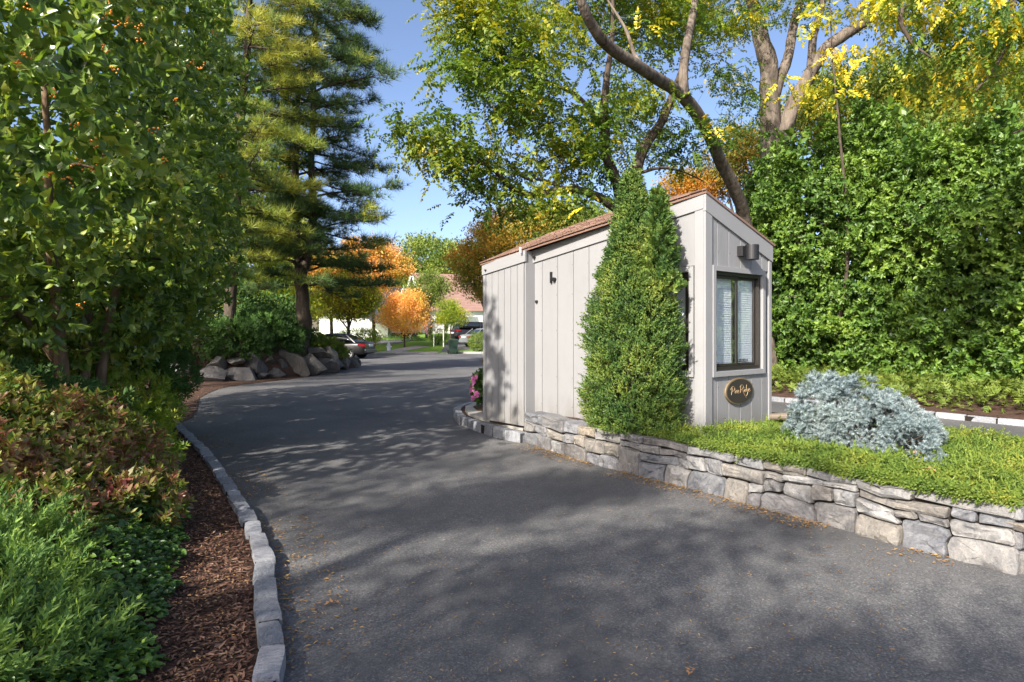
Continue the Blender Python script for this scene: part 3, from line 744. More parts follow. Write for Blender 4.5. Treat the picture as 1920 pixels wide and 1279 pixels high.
# siding boards, main road face
gw = .005
edges = [0.12, .45, .78, 1.11, 1.44, 1.77, 2.06, 2.37, 2.69, UC - .01]
def board(P, a, b_, zb, zf, d1=.016): return panel('board', P, [(a + gw, zb), (b_ - gw, zb), (b_ - gw, zf(b_)), (a + gw, zf(a))], .001, d1, M['siding'], bevel=.003)
for a, b_ in zip(edges[:-1], edges[1:]):
    if b_ <= WL[1] + .02:
        board(Lp, a, b_, bz, lambda u: WL[2] - .05); board(Lp, a, b_, WL[3] + .07, lambda u: zt(u) - .15)
    else: board(Lp, a, b_, bz, lambda u: zt(u) - .15)
# siding boards, window face
ed = [.10, .222, .453, .70, .944, 1.19, DEP - .06]
for a, b_ in zip(ed[:-1], ed[1:]):
    board(Rp, a, b_, bz, lambda v: 1.07); board(Rp, a, b_, 2.34, lambda v: zr(v) - .18)
# closet face boards
ce = np.linspace(UC + .02, LEN - .06, 7)
for a, b_ in zip(ce[:-1], ce[1:]): board(lambda s, z, d=0: Lp(s, z, PR + d), a, b_, .215, lambda u: zt(u) - .17, .012)
# trims: fascia (rake boards), corner posts
panel('fascia', Lp, [(-.02, zt(0) - .185), (UC + .02, zt(UC) - .185), (UC + .02, zt(UC) - .003), (-.02, zt(0) - .003)], .002, .04, M['trim'], bevel=.004)
panel('fascia', Rp, [(-.04, zr(0) - .215), (DEP + .03, zr(DEP) - .215), (DEP + .03, zr(DEP) - .003), (-.04, zr(0) - .003)], .002, .038, M['trim'], bevel=.004)
panel('fascia', lambda s, z, d=0: Lp(s, z, PR + d), [(UC - .03, zt(UC) - .17), (LEN + .02, zt(LEN) - .17), (LEN + .02, zt(LEN) - .003), (UC - .03, zt(UC) - .003)], .002, .035, M['trim'], bevel=.004)
panel('corner_post', Lp, [(.0, bz), (.115, bz), (.115, zt(.115) - .187), (.0, zt(0) - .187)], .002, .032, M['trim'], bevel=.004)
panel('corner_post', Rp, [(-.034, bz), (.098, bz), (.098, zr(.098) - .217), (-.034, zr(0) - .217)], .002, .032, M['trim'], bevel=.004)
panel('corner_post', Rp, [(DEP - .055, bz), (DEP + .01, bz), (DEP + .01, zr(DEP) - .217), (DEP - .055, zr(DEP - .06) - .217)], .002, .03, M['trim'], bevel=.004)
panel('corner_post', lambda s, z, d=0: Lp(s, z, PR + d), [(LEN - .055, .2), (LEN + .01, .2), (LEN + .01, zt(LEN) - .172), (LEN - .055, zt(LEN) - .172)], .002, .02, M['trim'], bevel=.004)
panel('corner_post', lambda s, z, d=0: Vector((*(O2 + eL * (UC - d) + eR * s), z)), [(-PR - .022, .22), (-.004, .44), (-.004, zt(UC) - .19), (-PR - .022, zt(UC) - .19)], .014, .032, M['trim'], bevel=.004)
def ring(name, P, s0, s1, z0, z1, w_, d0, d1, mat, parent=booth, bevel=.003):
    mb = MB()
    for poly in ([(s0, z0), (s0 + w_, z0), (s0 + w_, z1), (s0, z1)], [(s1 - w_, z0), (s1, z0), (s1, z1), (s1 - w_, z1)], [(s0 + w_, z0), (s1 - w_, z0), (s1 - w_, z0 + w_), (s0 + w_, z0 + w_)], [(s0 + w_, z1 - w_), (s1 - w_, z1 - w_), (s1 - w_, z1), (s0 + w_, z1)]):
        mb.prism([P(s, z, d0) for s, z in poly], (0, 0, 0), P(0, 0, d1) - P(0, 0, d0))
    return mb.build(name, mat, parent, bevel=bevel)
def window(P, s0, s1, z0, z1):
    ring('window_trim', P, s0 - .062, s1 + .075, z0 - .07, z1 + .062, .06, .003, .042, M['trim'])
    w_ = thing('window', None, None); w_.parent = booth; w_.matrix_parent_inverse = Matrix.Translation(booth.location).inverted()
    def lk(o): return o
    ring('frame', P, s0, s1, z0, z1, .04, -.07, .012, M['bronze_frame'], w_)
    mid = (s0 + s1) / 2 - .03
    # two sliding sashes, the right one behind
    ring('sash', P, s0 + .042, mid + .05, z0 + .042, z1 - .042, .034, -.03, -.006, M['bronze_frame'], w_)
    ring('sash', P, mid - .005, s1 - .042, z0 + .042, z1 - .042, .03, -.058, -.034, M['bronze_frame'], w_)
    panel('pane', P, [(s0 + .07, z0 + .07), (mid + .02, z0 + .07), (mid + .02, z1 - .07), (s0 + .07, z1 - .07)], -.022, -.016, M['glass'], w_)
    panel('pane', P, [(mid + .02, z0 + .07), (s1 - .068, z0 + .07), (s1 - .068, z1 - .07), (mid + .02, z1 - .07)], -.05, -.044, M['glass'], w_)
    mb = MB(); z = z0 + .06; rr = np.random.default_rng(2)
    while z < z1 - .05:
        t = (rr.random() - .5) * .008
        A = [P(s0 + .045, z, -.062), P(s0 + .045, z + .031 + t, -.070), P(s0 + .045, z + .033 + t, -.068), P(s0 + .045, z + .002, -.060)]
        mb.prism(A, (0, 0, 0), P(s1 - .045, 0, 0) - P(s0 + .045, 0, 0)); z += .027
    tag(mb.build('blind', M['blind'], w_))
    panel('back_panel', P, [(s0 - .05, z0 - .05), (s1 + .05, z0 - .05), (s1 + .05, z1 + .05), (s0 - .05, z1 + .05)], -.16, -.14, M['dark_inside'], w_)
    return w_
window(Lp, *WL); wr = window(Rp, *WR)
# small dark lettering stuck low on the right pane
mb = MB()
gl_ = {'L': [(0, 0, 0, 1), (0, 0, .6, 0)], 'U': [(0, 1, 0, 0), (0, 0, .6, 0), (.6, 0, .6, 1)], 'E': [(0, 0, 0, 1), (0, 0, .6, 0), (0, .5, .5, .5), (0, 1, .6, 1)], 'R': [(0, 0, 0, 1), (0, 1, .6, 1), (.6, 1, .6, .5), (0, .5, .6, .5), (.2, .5, .6, 0)], 'O': [(0, 0, 0, 1), (.6, 0, .6, 1), (0, 0, .6, 0), (0, 1, .6, 1)], 'I': [(.3, 0, .3, 1)]}
for i, ch in enumerate('LUEROIL'):
    for (x0, y0, x1, y1) in gl_[ch]:
        a = Rp(.745 + i * .037 + x0 * .042, 1.225 + y0 * .032, -.043); b2 = Rp(.745 + i * .037 + x1 * .042, 1.225 + y1 * .032, -.043)
        mb.cyl(a, b2, .0035, n=5)
mb.build('sticker_lettering', M['black'], wr)
# roof: shingle courses rising from the road eave to the ridge
NC, LT, RT, BK = Lp(-.05, 3.165, .05), Lp(LEN + .04, 2.645, PR + .05), Rp(DEP + .05, 2.69, .05), Vector((*(O2 + eL * LEN + eR * (DEP + .04)), 2.6))
M1 = Vector((*(O2 + eL * 1.9 + eR * .62), 3.27)); M2 = Vector((*(O2 + eL * 2.95 + eR * .36), 3.06))
roof = MB()
dn = Vector((0, 0, -.028))
def tri(a, b_, c): roof.prism([a, b_, c], (0, 0, 0), dn)
tri(LT, NC, M1); tri(LT, M1, M2); tri(LT, M2, BK); tri(M2, M1, BK); tri(M1, NC, RT); tri(M1, RT, BK)
rf = roof.build('roof', M['shingle'], booth)
upoly = [LT, M2, M1, NC]
def upper(s):
    t = s * 3; i = min(int(t), 2); return upoly[i].lerp(upoly[i + 1], t - i)
mb = MB(); rr = np.random.default_rng(12); NCR = 9
for c in range(NCR):
    s = -.02 * rr.random()
    while s < 1:
        w_ = .022 + .03 * rr.random(); s1 = min(s + w_ - .0025, 1.0); s0 = max(s, 0); s += w_
        t0, t1 = c / NCR, min(1, (c + 1.25) / NCR); lo = [LT.lerp(NC, q) for q in (s0, s1)]; up = [upper(q) for q in (s0, s1)]
        j = rr.random() * .006; A = [lo[0].lerp(up[0], t0), lo[1].lerp(up[1], t0), lo[1].lerp(up[1], t1), lo[0].lerp(up[0], t1)]
        A[0].z += .020 + j; A[1].z += .020 + j * .8; A[2].z += .003; A[3].z += .003
        if c == 0: 
            for q in (0, 1): A[q] += Vector((*(nL * .02), -.004))
        mb.prism(A, (0, 0, 0), (0, 0, -.012))
tag(mb.build('shingles', M['shingle'], rf), kind='stuff')
mb = MB()
for P_, E_, zf in ((Lp, edges, zt), (Rp, ed, zr)):
    for e_ in E_[1:-1]:
        for zz in (.55, .95, 1.6, 2.1, 2.5):
            if P_ is Rp and 1.0 < zz < 2.4: continue
            if P_ is Lp and e_ < 1.2 and 1.0 < zz < 2.4: continue
            if zz < zf(e_) - .25: mb.cyl(P_(e_ + .02, zz, .014), P_(e_ + .02, zz, .0185), .005, n=6)
tag(mb.build('nail_heads', M['lamp_grey'], booth), kind='stuff')
# oval sign
sc_, zc_ = .655, .885
sg = thing('name_sign', 'dark oval name plaque with gold script and rim on the booth', 'sign', tuple(Rp(sc_, zc_, .017)))
def oval(rx, rz, d, n=48): return [Rp(sc_ + rx * math.cos(2 * math.pi * i / n), zc_ + rz * math.sin(2 * math.pi * i / n), d) for i in range(n)]
MB().prism(oval(.30, .158, .017), (0, 0, 0), Rp(0, 0, .022) - Rp(0, 0, 0)).build('backing', M['gold_rim'], sg, bevel=.005)
MB().prism(oval(.278, .142, .0392), (0, 0, 0), Rp(0, 0, .004) - Rp(0, 0, 0)).build('face', M['sign_face'], sg)
strokes = [  # P i n e   R i d g e, in plaque units
 [(-.80, .16), (-.74, .36), (-.60, .44), (-.48, .32), (-.52, .12), (-.66, .04)], [(-.67, .36), (-.70, .05), (-.76, -.26)],
 [(-.42, .10), (-.44, -.10), (-.40, -.16)], [(-.41, .20), (-.40, .23)],
 [(-.34, .08), (-.35, -.16)], [(-.35, .0), (-.29, .10), (-.25, .05), (-.26, -.15)],
 [(-.19, -.04), (-.12, .0), (-.12, .08), (-.17, .09), (-.20, .0), (-.19, -.12), (-.13, -.16), (-.08, -.12)],
 [(.04, .40), (.03, .1), (.0, -.16)], [(-.04, .34), (.08, .50), (.22, .46), (.26, .30), (.16, .14), (.06, .10)], [(.12, .12), (.28, -.16), (.40, -.40), (.52, -.62)],
 [(.34, .12), (.32, -.08), (.35, -.12)], [(.35, .22), (.36, .25)],
 [(.50, .06), (.44, .10), (.40, .0), (.42, -.12), (.48, -.10)], [(.54, .50), (.52, .2), (.49, -.12)],
 [(.66, .10), (.60, .12), (.56, .02), (.59, -.08), (.65, -.04)], [(.68, .12), (.66, -.10), (.60, -.34), (.52, -.46)],
 [(.74, .0), (.80, .04), (.82, .12), (.77, .15), (.73, .04), (.75, -.08), (.82, -.09), (.88, -.02)]]
mb = MB()
for st in strokes:
    P_ = [Rp(sc_ + x * .255, zc_ + z * .142 - .002, .045) for x, z in st]; P_ = smooth_path(P_, 5) if len(P_) > 2 else P_
    V, F = tube(P_, [.0028 + .0012 * math.sin(3.14 * i / (len(P_) - 1)) for i in range(len(P_))], 6); mb.add(V, F)
mb.build('lettering', M['gold'], sg, smooth=True)
# square wall lamp
lp = thing('wall_lamp', 'dark grey wall lamp with short square mount above the booth window', 'lamp', tuple(Rp(.72, 2.53, .017)))
MB().box(Rp(.63, 2.48, .017), Vector((*(eR * .09), 0)), Vector((*(nR * .07), 0)), (0, 0, .12)).build('mount', M['lamp_grey'], lp, bevel=.004)
mb = MB(); c_ = Rp(.76, 0, .135); mb.cyl(c_ + Vector((0, 0, 2.44)), c_ + Vector((0, 0, 2.615)), .078, n=28); mb.build('shade', M['lamp_grey'], lp, bevel=.003, smooth=False)
MB().box(Rp(.70, 2.5, .08), Vector((*(eR * .05), 0)), Vector((*(nR * .05), 0)), (0, 0, .07)).build('arm', M['lamp_grey'], lp)
# small fittings on the road face
fit = thing('door_bracket', 'small grey bracket and knob fixed high on the booth road face', 'bracket', tuple(Lp(2.43, 2.33, .02)))
MB().cyl(Lp(2.42, 2.32, .016), Lp(2.42, 2.32, .06), .028, n=12).build('knob', M['lamp_grey'], fit)
MB().box(Lp(2.50, 2.27, .016), Vector((*(-eL * .025), 0)), Vector((*(nL * .03), 0)), (0, 0, .16)).build('bracket_arm', M['lamp_grey'], fit)
MB().cyl(Lp(2.80, 2.02, .014), Lp(2.80, 2.02, .04), .022, n=14).build('knob', M['lamp_grey'], booth)
tag(MB().cyl(Lp(2.82, 2.66, .038), Lp(2.82, 2.66, .075), .02, n=10).build('cable_eye', M['lamp_grey']), 'dark round cable eye under the roof edge of the booth', 'cable eye')
tag(MB().cyl(Lp(2.90, 2.72, .25), Lp(2.90, 2.80, .25), .016, n=8).build('vent_stub', M['white']), 'tiny pale stub standing on the eave above the booth jog', 'pipe')
tag(MB().cyl(Lp(3.77, 2.535, PR + .034), Lp(3.77, 2.535, PR + .06), .014, n=8).build('screw_eye', M['black']), 'tiny dark screw eye at the far upper corner of the booth', 'screw eye')
# low garden spotlight
gl = thing('garden_spotlight', 'brown garden spotlight on a short stake beside the booth corner', 'spotlight', (3.25, 7.75, .40))
MB().cyl((3.22, 7.78, .38), (3.20, 7.76, .56), .018, n=8).build('stake', M['twig'], gl)
MB().cyl((3.10, 7.80, .565), (3.26, 7.68, .585), .042, .048, n=14).build('lamp_head', plain('bronze_lamp', (.14, .11, .085), .5, .4), gl)
# white hose post far left
hp = thing('hose_post', 'white pipe post with a tap beside the first boulder', 'water tap', tuple(W(318, 716, 20.4)))
MB().cyl(W(316, 716, 20.3), W(321, 676, 20.3), .055, n=12).build('post', M['pvc'], hp)
MB().cyl(W(320, 693, 20.3), W(331, 691, 20.3), .035, n=10).build('tap', M['pvc'], hp)
MB().cyl(W(331, 686, 20.3), W(331, 696, 20.3), .03, n=10).build('outlet', M['pvc'], hp)

# ================================================================== FAR HOUSES
def house(name, label, loc, rz, wx, wy, zw, ridge, roofm, wins, extra=None):
    h = thing(name, label, 'house', loc, rz); lk = dict(world_space=False)
    t = .15; mb = MB()
    mb.prism([(0, 0, -1.5), (wx, 0, -1.5), (wx, 0, zw), (0, 0, zw)], (0, 0, 0), (0, t, 0)); mb.build('wall', M['white'], h, **lk)
    for x in (0, wx - t): MB().prism([(x, t, -1.5), (x, wy, -1.5), (x, wy, zw), (x, wy / 2, ridge - .12), (x, t, zw)], (0, 0, 0), (t, 0, 0)).build('gable_wall', M['white'], h, **lk)
    MB().prism([(0, wy, -1.5), (wx, wy, -1.5), (wx, wy, zw), (0, wy, zw)], (0, 0, 0), (0, t, 0)).build('wall', M['white'], h, **lk)
    sl = (ridge - zw) / (wy / 2); o_ = .45
    for sgn in (0, 1):
        n_ = 14
        mb = MB()
        for i in range(n_):
            f0, f1 = i / n_, (i + 1.15) / n_
            y0 = -o_ + (wy / 2 + o_) * f0; y1 = min(wy / 2, -o_ + (wy / 2 + o_) * f1); z0, z1 = zw + sl * y0, zw + sl * y1
            if sgn: y0, y1 = wy - y0, wy - y1
            mb.prism([(-.4, y0, z0 + .05), (-.4, y1, z1 + .02), (-.4, y1, z1 - .05), (-.4, y0, z0 - .0)], (0, 0, 0), (wx + .8, 0, 0))
        mb.build('roof', roofm, h, **lk)
    for x in (-.45, wx + .37): 
        mb = MB()
        for sgn in (0, 1):
            y0, y1 = (-o_, wy / 2) if not sgn else (wy + o_, wy / 2)
            mb.prism([(x, y0, zw - sl * o_ - .3), (x, y1, ridge - .28), (x, y1, ridge + .07), (x, y0, zw - sl * o_ + .05)], (0, 0, 0), (.08, 0, 0))
        mb.build('rake_trim', M['white'], h, **lk)
    for (face, s, z, w_, hh, kind) in wins:
        P = (lambda a, d, zz: (a, -d, zz)) if face == 'f' else (lambda a, d, zz: (-d, a, zz))
        if kind == 'w':
            wd = MB().prism([P(s, .03, z), P(s + w_, .03, z), P(s + w_, .03, z + hh), P(s, .03, z + hh)], (0, 0, 0), Vector(P(0, .05, 0)) - Vector(P(0, 0, 0))).build('window', M['bronze_frame'], h, **lk)
            nm = 2
            for q in range(nm):
                a = s + .07 + q * (w_ - .07) / nm; b2 = a + (w_ - .07) / nm - .07
                MB().prism([P(a, .09, z + .08), P(b2, .09, z + .08), P(b2, .09, z + hh - .08), P(a, .09, z + hh - .08)], (0, 0, 0), Vector(P(0, .02, 0)) - Vector(P(0, 0, 0))).build('pane', M['car_glass'], wd, **lk)
        else:
            g_ = MB().prism([P(s, .02, z), P(s + w_, .02, z), P(s + w_, .02, z + hh), P(s, .02, z + hh)], (0, 0, 0), Vector(P(0, .05, 0)) - Vector(P(0, 0, 0))).build('garage_door', plain('garage_paint', (.42, .44, .46), .6), h, **lk)
            for q in range(4): MB().prism([P(s + .08, .075, z + .06 + q * hh / 4), P(s + w_ - .08, .075, z + .06 + q * hh / 4), P(s + w_ - .08, .075, z + (q + 1) * hh / 4 - .04), P(s + .08, .075, z + (q + 1) * hh / 4 - .04)], (0, 0, 0), Vector(P(0, .02, 0)) - Vector(P(0, 0, 0))).build('door_panel', M['white'], g_, **lk)
    return h
M['roof_brown'] = plain('brown_roof', (.235, .145, .12), .9, .2, vary=.2, nscale=2.5, bmp=.6)
M['roof_dark'] = plain('dark_roof', (.035, .035, .04), .85, .2, vary=.25, nscale=2)
h1 = house('house', 'white house with a broad brown roof between the round green tree and the booth', (-8.6, 66, .9), math.radians(24), 15, 9, 3.1, 6.9, M['roof_brown'],
      [('f', 1.0, .9, 1.6, 1.3, 'w'), ('f', 5.0, 0, 2.6, 2.3, 'g'), ('f', 9, .9, 1.6, 1.3, 'w'), ('s', 3.5, 1.0, 1.8, 1.4, 'w'), ('s', 3.7, 3.9, 1.4, 1.2, 'w')])
# projecting white entry wing with an arched opening
MB().prism([(2.2, -2.6, -1), (4.6, -2.6, -1), (4.6, -2.6, 2.1), (2.2, -2.6, 2.1)], (0, 0, 0), (0, 2.6, 0)).build('entry_wing', M['white'], h1, world_space=False)
arch = [(8.2 + 1.9 * math.cos(a), -.02, .0 + 2.4 * math.sin(a)) for a in np.linspace(0, math.pi, 14)]
MB().prism(arch, (0, 0, 0), (0, -.12, 0)).build('arched_opening', M['dark_inside'], h1, world_space=False)
h2 = house('house', 'white low house with a dark roof glimpsed behind the pine branches', (-24, 62, .7), math.radians(-6), 12.5, 8, 2.6, 5.2, M['roof_dark'],
      [('f', 1.0, .9, 1.6, 1.2, 'w'), ('f', 4.2, .9, 1.6, 1.2, 'w'), ('f', 8.2, 0, 2.6, 2.2, 'g')])
# dark timber lean-to shed roofs by the orange maple
cp = thing('carport', 'dark sloping carport roof behind the orange maple', 'carport', (-12, 59, .8))
MB().prism([(-13.6, 58, 3.1), (-12.6, 58, 3.1), (-9.0, 58, 1.35), (-9.0, 58, 1.15), (-13.6, 58, 2.9)], (0, 0, 0), (0, 4, 0)).build('roof', M['roof_dark'], cp)
for x, z in ((-13.3, 2.9), (-9.2, 1.2)):
    MB().box((x, 58.2, .5), (.15, 0, 0), (0, .15, 0), (0, 0, z - .5)).build('post', M['white'], cp)
MB().box((-13.5, 61.9, .5), (4.4, 0, 0), (0, .1, 0), (0, 0, .9)).build('back_wall', M['roof_dark'], cp)

# ================================================================== VEHICLES
def car(label, loc, rz, paint, L_=4.7, Wd=1.82, suv=False, name='parked_car'):
    c = thing(name, label, 'car', loc, rz); lk = dict(world_space=False)
    hw = Wd / 2; top = 1.45 if not suv else 1.72
    # x forward; body lofted over stations: (x, half width, z bottom, z shoulder, z deck)
    def loft(st, nm, mat, parent=c, sub=1):
        V = []; F = []; k = len(st[0])
        for s_ in st: V += s_
        for i in range(len(st) - 1):
            for j in range(k - 1): F.append((i * k + j, i * k + j + 1, (i + 1) * k + j + 1, (i + 1) * k + j))
            F.append((i * k + k - 1, i * k, (i + 1) * k, (i + 1) * k + k - 1))
        F.append(tuple(range(k))); F.append(tuple(range((len(st) - 1) * k, len(st) * k))[::-1])
        me = mesh_py(V, F); bm = bmesh.new(); bm.from_mesh(me); bmesh.ops.recalc_face_normals(bm, faces=bm.faces); bm.to_mesh(me); bm.free(); me.shade_smooth()
        o = link(nm, me, mat, parent, **lk); md = o.modifiers.new('smooth', 'SUBSURF'); md.levels = md.render_levels = 2; return o
    sh = .93 if not suv else 1.02
    S = [(-L_ / 2, .80, .34, .62, .86), (-L_ / 2 + .08, .93, .26, .80, sh + .02), (-L_ / 2 + .5, .99, .22, .84, sh + .04), (-L_ * .28, 1, .20, .84, sh), (0, 1, .19, .82, sh - .02), (L_ * .2, 1, .20, .80, sh - .03), (L_ * .32, .99, .20, .76, sh - .08), (L_ / 2 - .35, .96, .22, .70, sh - .18), (L_ / 2 - .06, .88, .26, .58, sh - .28), (L_ / 2, .7, .36, .50, .58)]
    st = []
    for x, w_, zb, zs, zd in S:
        a = hw * w_; st.append([(x, -a * .9, zb), (x, -a, zb + .12), (x, -a, (zb + zs) / 2), (x, -a * .985, zs), (x, -a * .90, zd - .015), (x, -a * .5, zd + .02), (x, a * .5, zd + .02), (x, a * .90, zd - .015), (x, a * .985, zs), (x, a, (zb + zs) / 2), (x, a, zb + .12), (x, a * .9, zb)])
    body = loft(st, 'body', paint)
    # glasshouse
    G = [(-L_ * .385, .80, 0), (-L_ * .24, .70, .86), (-L_ * .16, .68, .97), (0, .67, 1.0), (L_ * .07, .67, .96), (L_ * .215, .80, 0)] if not suv else [(-L_ * .46, .82, 0), (-L_ * .41, .74, .9), (-L_ * .3, .72, .99), (0, .70, 1.0), (L_ * .08, .70, .95), (L_ * .22, .8, 0)]
    st = []; zb = sh - .03
    for x, w_, f in G:
        z = zb + (top - zb) * f; a = hw * w_; e = hw * .86
        st.append([(x, -e, zb), (x, -(e + (a - e) * f * .9), zb + (z - zb) * .9), (x, -a * .7, z), (x, a * .7, z), (x, (e + (a - e) * f * .9), zb + (z - zb) * .9), (x, e, zb)])
    loft(st, 'glasshouse', M['car_glass'])
    # roof skin and pillars in body colour
    st = []
    for x, w_, f in G[1:5]:
        z = zb + (top - zb) * f; a = hw * w_; st.append([(x, -a * .98, z - .07), (x, -a * .8, z + .012), (x, a * .8, z + .012), (x, a * .98, z - .07), (x, a * .7, z - .06), (x, -a * .7, z - .06)])
    loft(st, 'roof', paint)
    for sy in (-1, 1):
        for (x0, f0, x1, f1) in ((G[0][0] + .05, 0, G[1][0], .9), (-.15, 0, -.12, .93), (G[5][0] - .05, 0, G[4][0] + .02, .92)):
            y0, y1 = sy * hw * .885, sy * hw * .73
            V, F = tube([(x0, y0, zb + .01), ((x0 + x1) / 2, (y0 + y1) / 2 + sy * .02, zb + (top - zb) * f1 * .52), (x1, y1, zb + (top - zb) * f1)], [.04, .035, .035], 6); MB().add(V, F).build('pillar', paint, c, **lk)
        for x in (-L_ * .30, L_ * .30):
            wl = bpy.data.objects.new('wheel', None); COL.objects.link(wl); wl.parent = c; wl.location = (x, sy * (hw - .10), .33)
            mb = MB(); mb.cyl((0, -.11, 0), (0, .11, 0), .335, n=28); mb.build('tyre', M['tyre'], wl, bevel=.03, **lk)
            mb = MB(); mb.cyl((0, sy * .095, 0), (0, sy * .125, 0), .235, n=24); mb.build('wheel_well', M['black'], wl, **lk)
            mb = MB(); mb.cyl((0, sy * .12, 0), (0, sy * .14, 0), .06, n=12)
            for q in range(5):
                a = q * 2 * math.pi / 5; u = Vector((math.cos(a), 0, math.sin(a))); w_ = Vector((-u.z, 0, u.x))
                mb.prism([u * .04 - w_ * .03 + Vector((0, sy * .126, 0)), u * .22 - w_ * .045 + Vector((0, sy * .126, 0)), u * .22 + w_ * .045 + Vector((0, sy * .126, 0)), u * .04 + w_ * .03 + Vector((0, sy * .126, 0))], (0, 0, 0), (0, sy * .012, 0))
            n_ = 28
            for q in range(n_):
                a0, a1 = 2 * math.pi * q / n_, 2 * math.pi * (q + 1) / n_
                mb.prism([(math.cos(a0) * .215, sy * .122, math.sin(a0) * .215), (math.cos(a1) * .215, sy * .122, math.sin(a1) * .215), (math.cos(a1) * .24, sy * .122, math.sin(a1) * .24), (math.cos(a0) * .24, sy * .122, math.sin(a0) * .24)], (0, 0, 0), (0, sy * .014, 0))
            mb.build('rim', M['alloy'], wl, **lk)
        zl = .78 if not suv else .95
        MB().prism([(-L_ / 2 + .0, sy * hw * .50, zl - .09), (-L_ / 2 + .0, sy * hw * .84, zl - .09), (-L_ / 2 + .0, sy * hw * .84, zl + .07), (-L_ / 2 + .0, sy * hw * .50, zl + .05)], (0, 0, 0), (.06, 0, 0)).build('tail_light', M['red_lamp'], c, bevel=.01, **lk)
        MB().prism([(-L_ / 2 + .02, sy * hw * .86, zl - .08), (-L_ / 2 + .38, sy * hw * .985, zl - .03), (-L_ / 2 + .40, sy * hw * .985, zl + .08), (-L_ / 2 + .02, sy * hw * .86, zl + .07)], (0, 0, 0), (0, sy * .02, 0)).build('tail_light', M['red_lamp'], c, **lk)
        MB().prism([(L_ / 2 - .42, sy * hw * .93, .62), (L_ / 2 - .1, sy * hw * .80, .60), (L_ / 2 - .1, sy * hw * .80, .70), (L_ / 2 - .42, sy * hw * .93, .76)], (0, 0, 0), (0, sy * .03, 0)).build('headlight', M['plate'], c, **lk)
        MB().prism([(L_ * .155, sy * hw * .93, sh), (L_ * .19, sy * hw * .93, sh), (L_ * .19, sy * hw * 1.1, sh + .02), (L_ * .155, sy * hw * 1.1, sh + .02)], (0, 0, 0), (0, 0, .12)).build('wing_mirror', paint, c, bevel=.02, **lk)
        MB().box((-L_ * .05, sy * (hw + .003) - .008, .78), (.16, 0, 0), (0, .016, 0), (0, 0, .022)).build('door_handle', M['alloy'], c, **lk)
    MB().box((-L_ / 2 - .03, -.26, .70), (0, .52, 0), (.03, 0, 0), (0, 0, .13)).build('number_plate', M['plate'], c, **lk)
    MB().box((-L_ / 2 - .04, -hw * .80, .34), (0, Wd * .80, 0), (.14, 0, 0), (0, 0, .20)).build('bumper', paint, c, bevel=.04, **lk)
    return c
car('glossy black sedan parked beyond the boulders, its rear to the road', (-10.35, 37.6, 0), math.radians(168), M['car_black'])
car('silver grey sedan on the far driveway beside the green bin', (-1.75, 50.8, .35), math.radians(35), M['car_silver'])
car('dark black hatchback parked behind the silver grey sedan', (-2.9, 56.2, .65), math.radians(25), M['car_dark'], suv=True)

# wheeled bin
bn = thing('wheeled_bin', 'dark green wheeled rubbish bin standing at the far driveway edge', 'bin', (-4.05, 44.7, 0), math.radians(12)); lk = dict(world_space=False)
def taper(x0, y0, z0, x1, y1, z1):
    V = [(-x0, -y0, z0), (x0, -y0, z0), (x0, y0, z0), (-x0, y0, z0), (-x1, -y1, z1), (x1, -y1, z1), (x1, y1, z1), (-x1, y1, z1)]
    return V, [(3, 2, 1, 0), (4, 5, 6, 7), (0, 1, 5, 4), (1, 2, 6, 5), (2, 3, 7, 6), (3, 0, 4, 7)]
MB().add(*taper(.24, .27, .08, .32, .37, .92)).build('body', M['bin_green'], bn, bevel=.02, **lk)
MB().add(*taper(.35, .40, .92, .31, .36, 1.02)).build('lid', M['bin_green'], bn, bevel=.02, **lk)
MB().cyl((-.22, .43, .9), (.22, .43, .9), .022, n=8).build('handle', M['bin_green'], bn, **lk)
for x in (-.3, .3): MB().cyl((x - .03, .3, .13), (x + .03, .3, .13), .13, n=16).build('wheel', M['tyre'], bn, **lk)
# hydrant-like white marker
hy = thing('white_hydrant', 'short white hydrant on the far lawn near the street', 'hydrant', (-8.9, 47.0, far_h(47)))
MB().cyl((0, 0, 0), (0, 0, .42), .13, .12, n=14).build('barrel', M['white'], hy, **lk)
MB().cyl((0, 0, .42), (0, 0, .58), .13, .04, n=14).build('cap', M['white'], hy, **lk)
MB().cyl((-.2, 0, .3), (.2, 0, .3), .05, n=10).build('outlet', M['white'], hy, **lk)
# flag on an angled pole
fl = thing('flag', 'red and white striped flag hanging from a pole by the white house', 'flag', (-8.0, 58, .8))
MB().cyl((-7.9, 58, 1.0), (-7.6, 58, 3.5), .03, n=8).build('flagpole', M['white'], fl)
mr = plain('flag_red', (.45, .03, .04), .7); mbl = plain('flag_blue', (.03, .05, .18), .7)
a0, b0 = np.array([-7.62, 57.9, 3.4]), np.array([-7.85, 57.9, 1.6])
for k in range(13):
    w0 = np.array([.085, .02 * math.sin(k), -.10]) * k; w1 = w0 + np.array([.085, 0, -.10])
    if k < 7: q0 = a0 + (b0 - a0) * .42
    else: q0 = a0
    MB().prism([tuple(q0 + w0 * .6), tuple(b0 + w0 * .6), tuple(b0 + w1 * .6), tuple(q0 + w1 * .6)], (0, 0, 0), (0, .02, 0)).build('stripe', mr if k % 2 == 0 else M['white'], fl)
MB().prism([tuple(a0), tuple(a0 + (b0 - a0) * .42), tuple(a0 + (b0 - a0) * .42 + np.array([.36, .0, -.42])), tuple(a0 + np.array([.36, 0, -.42]))], (0, 0, 0), (0, .025, 0)).build('canton', mbl, fl)
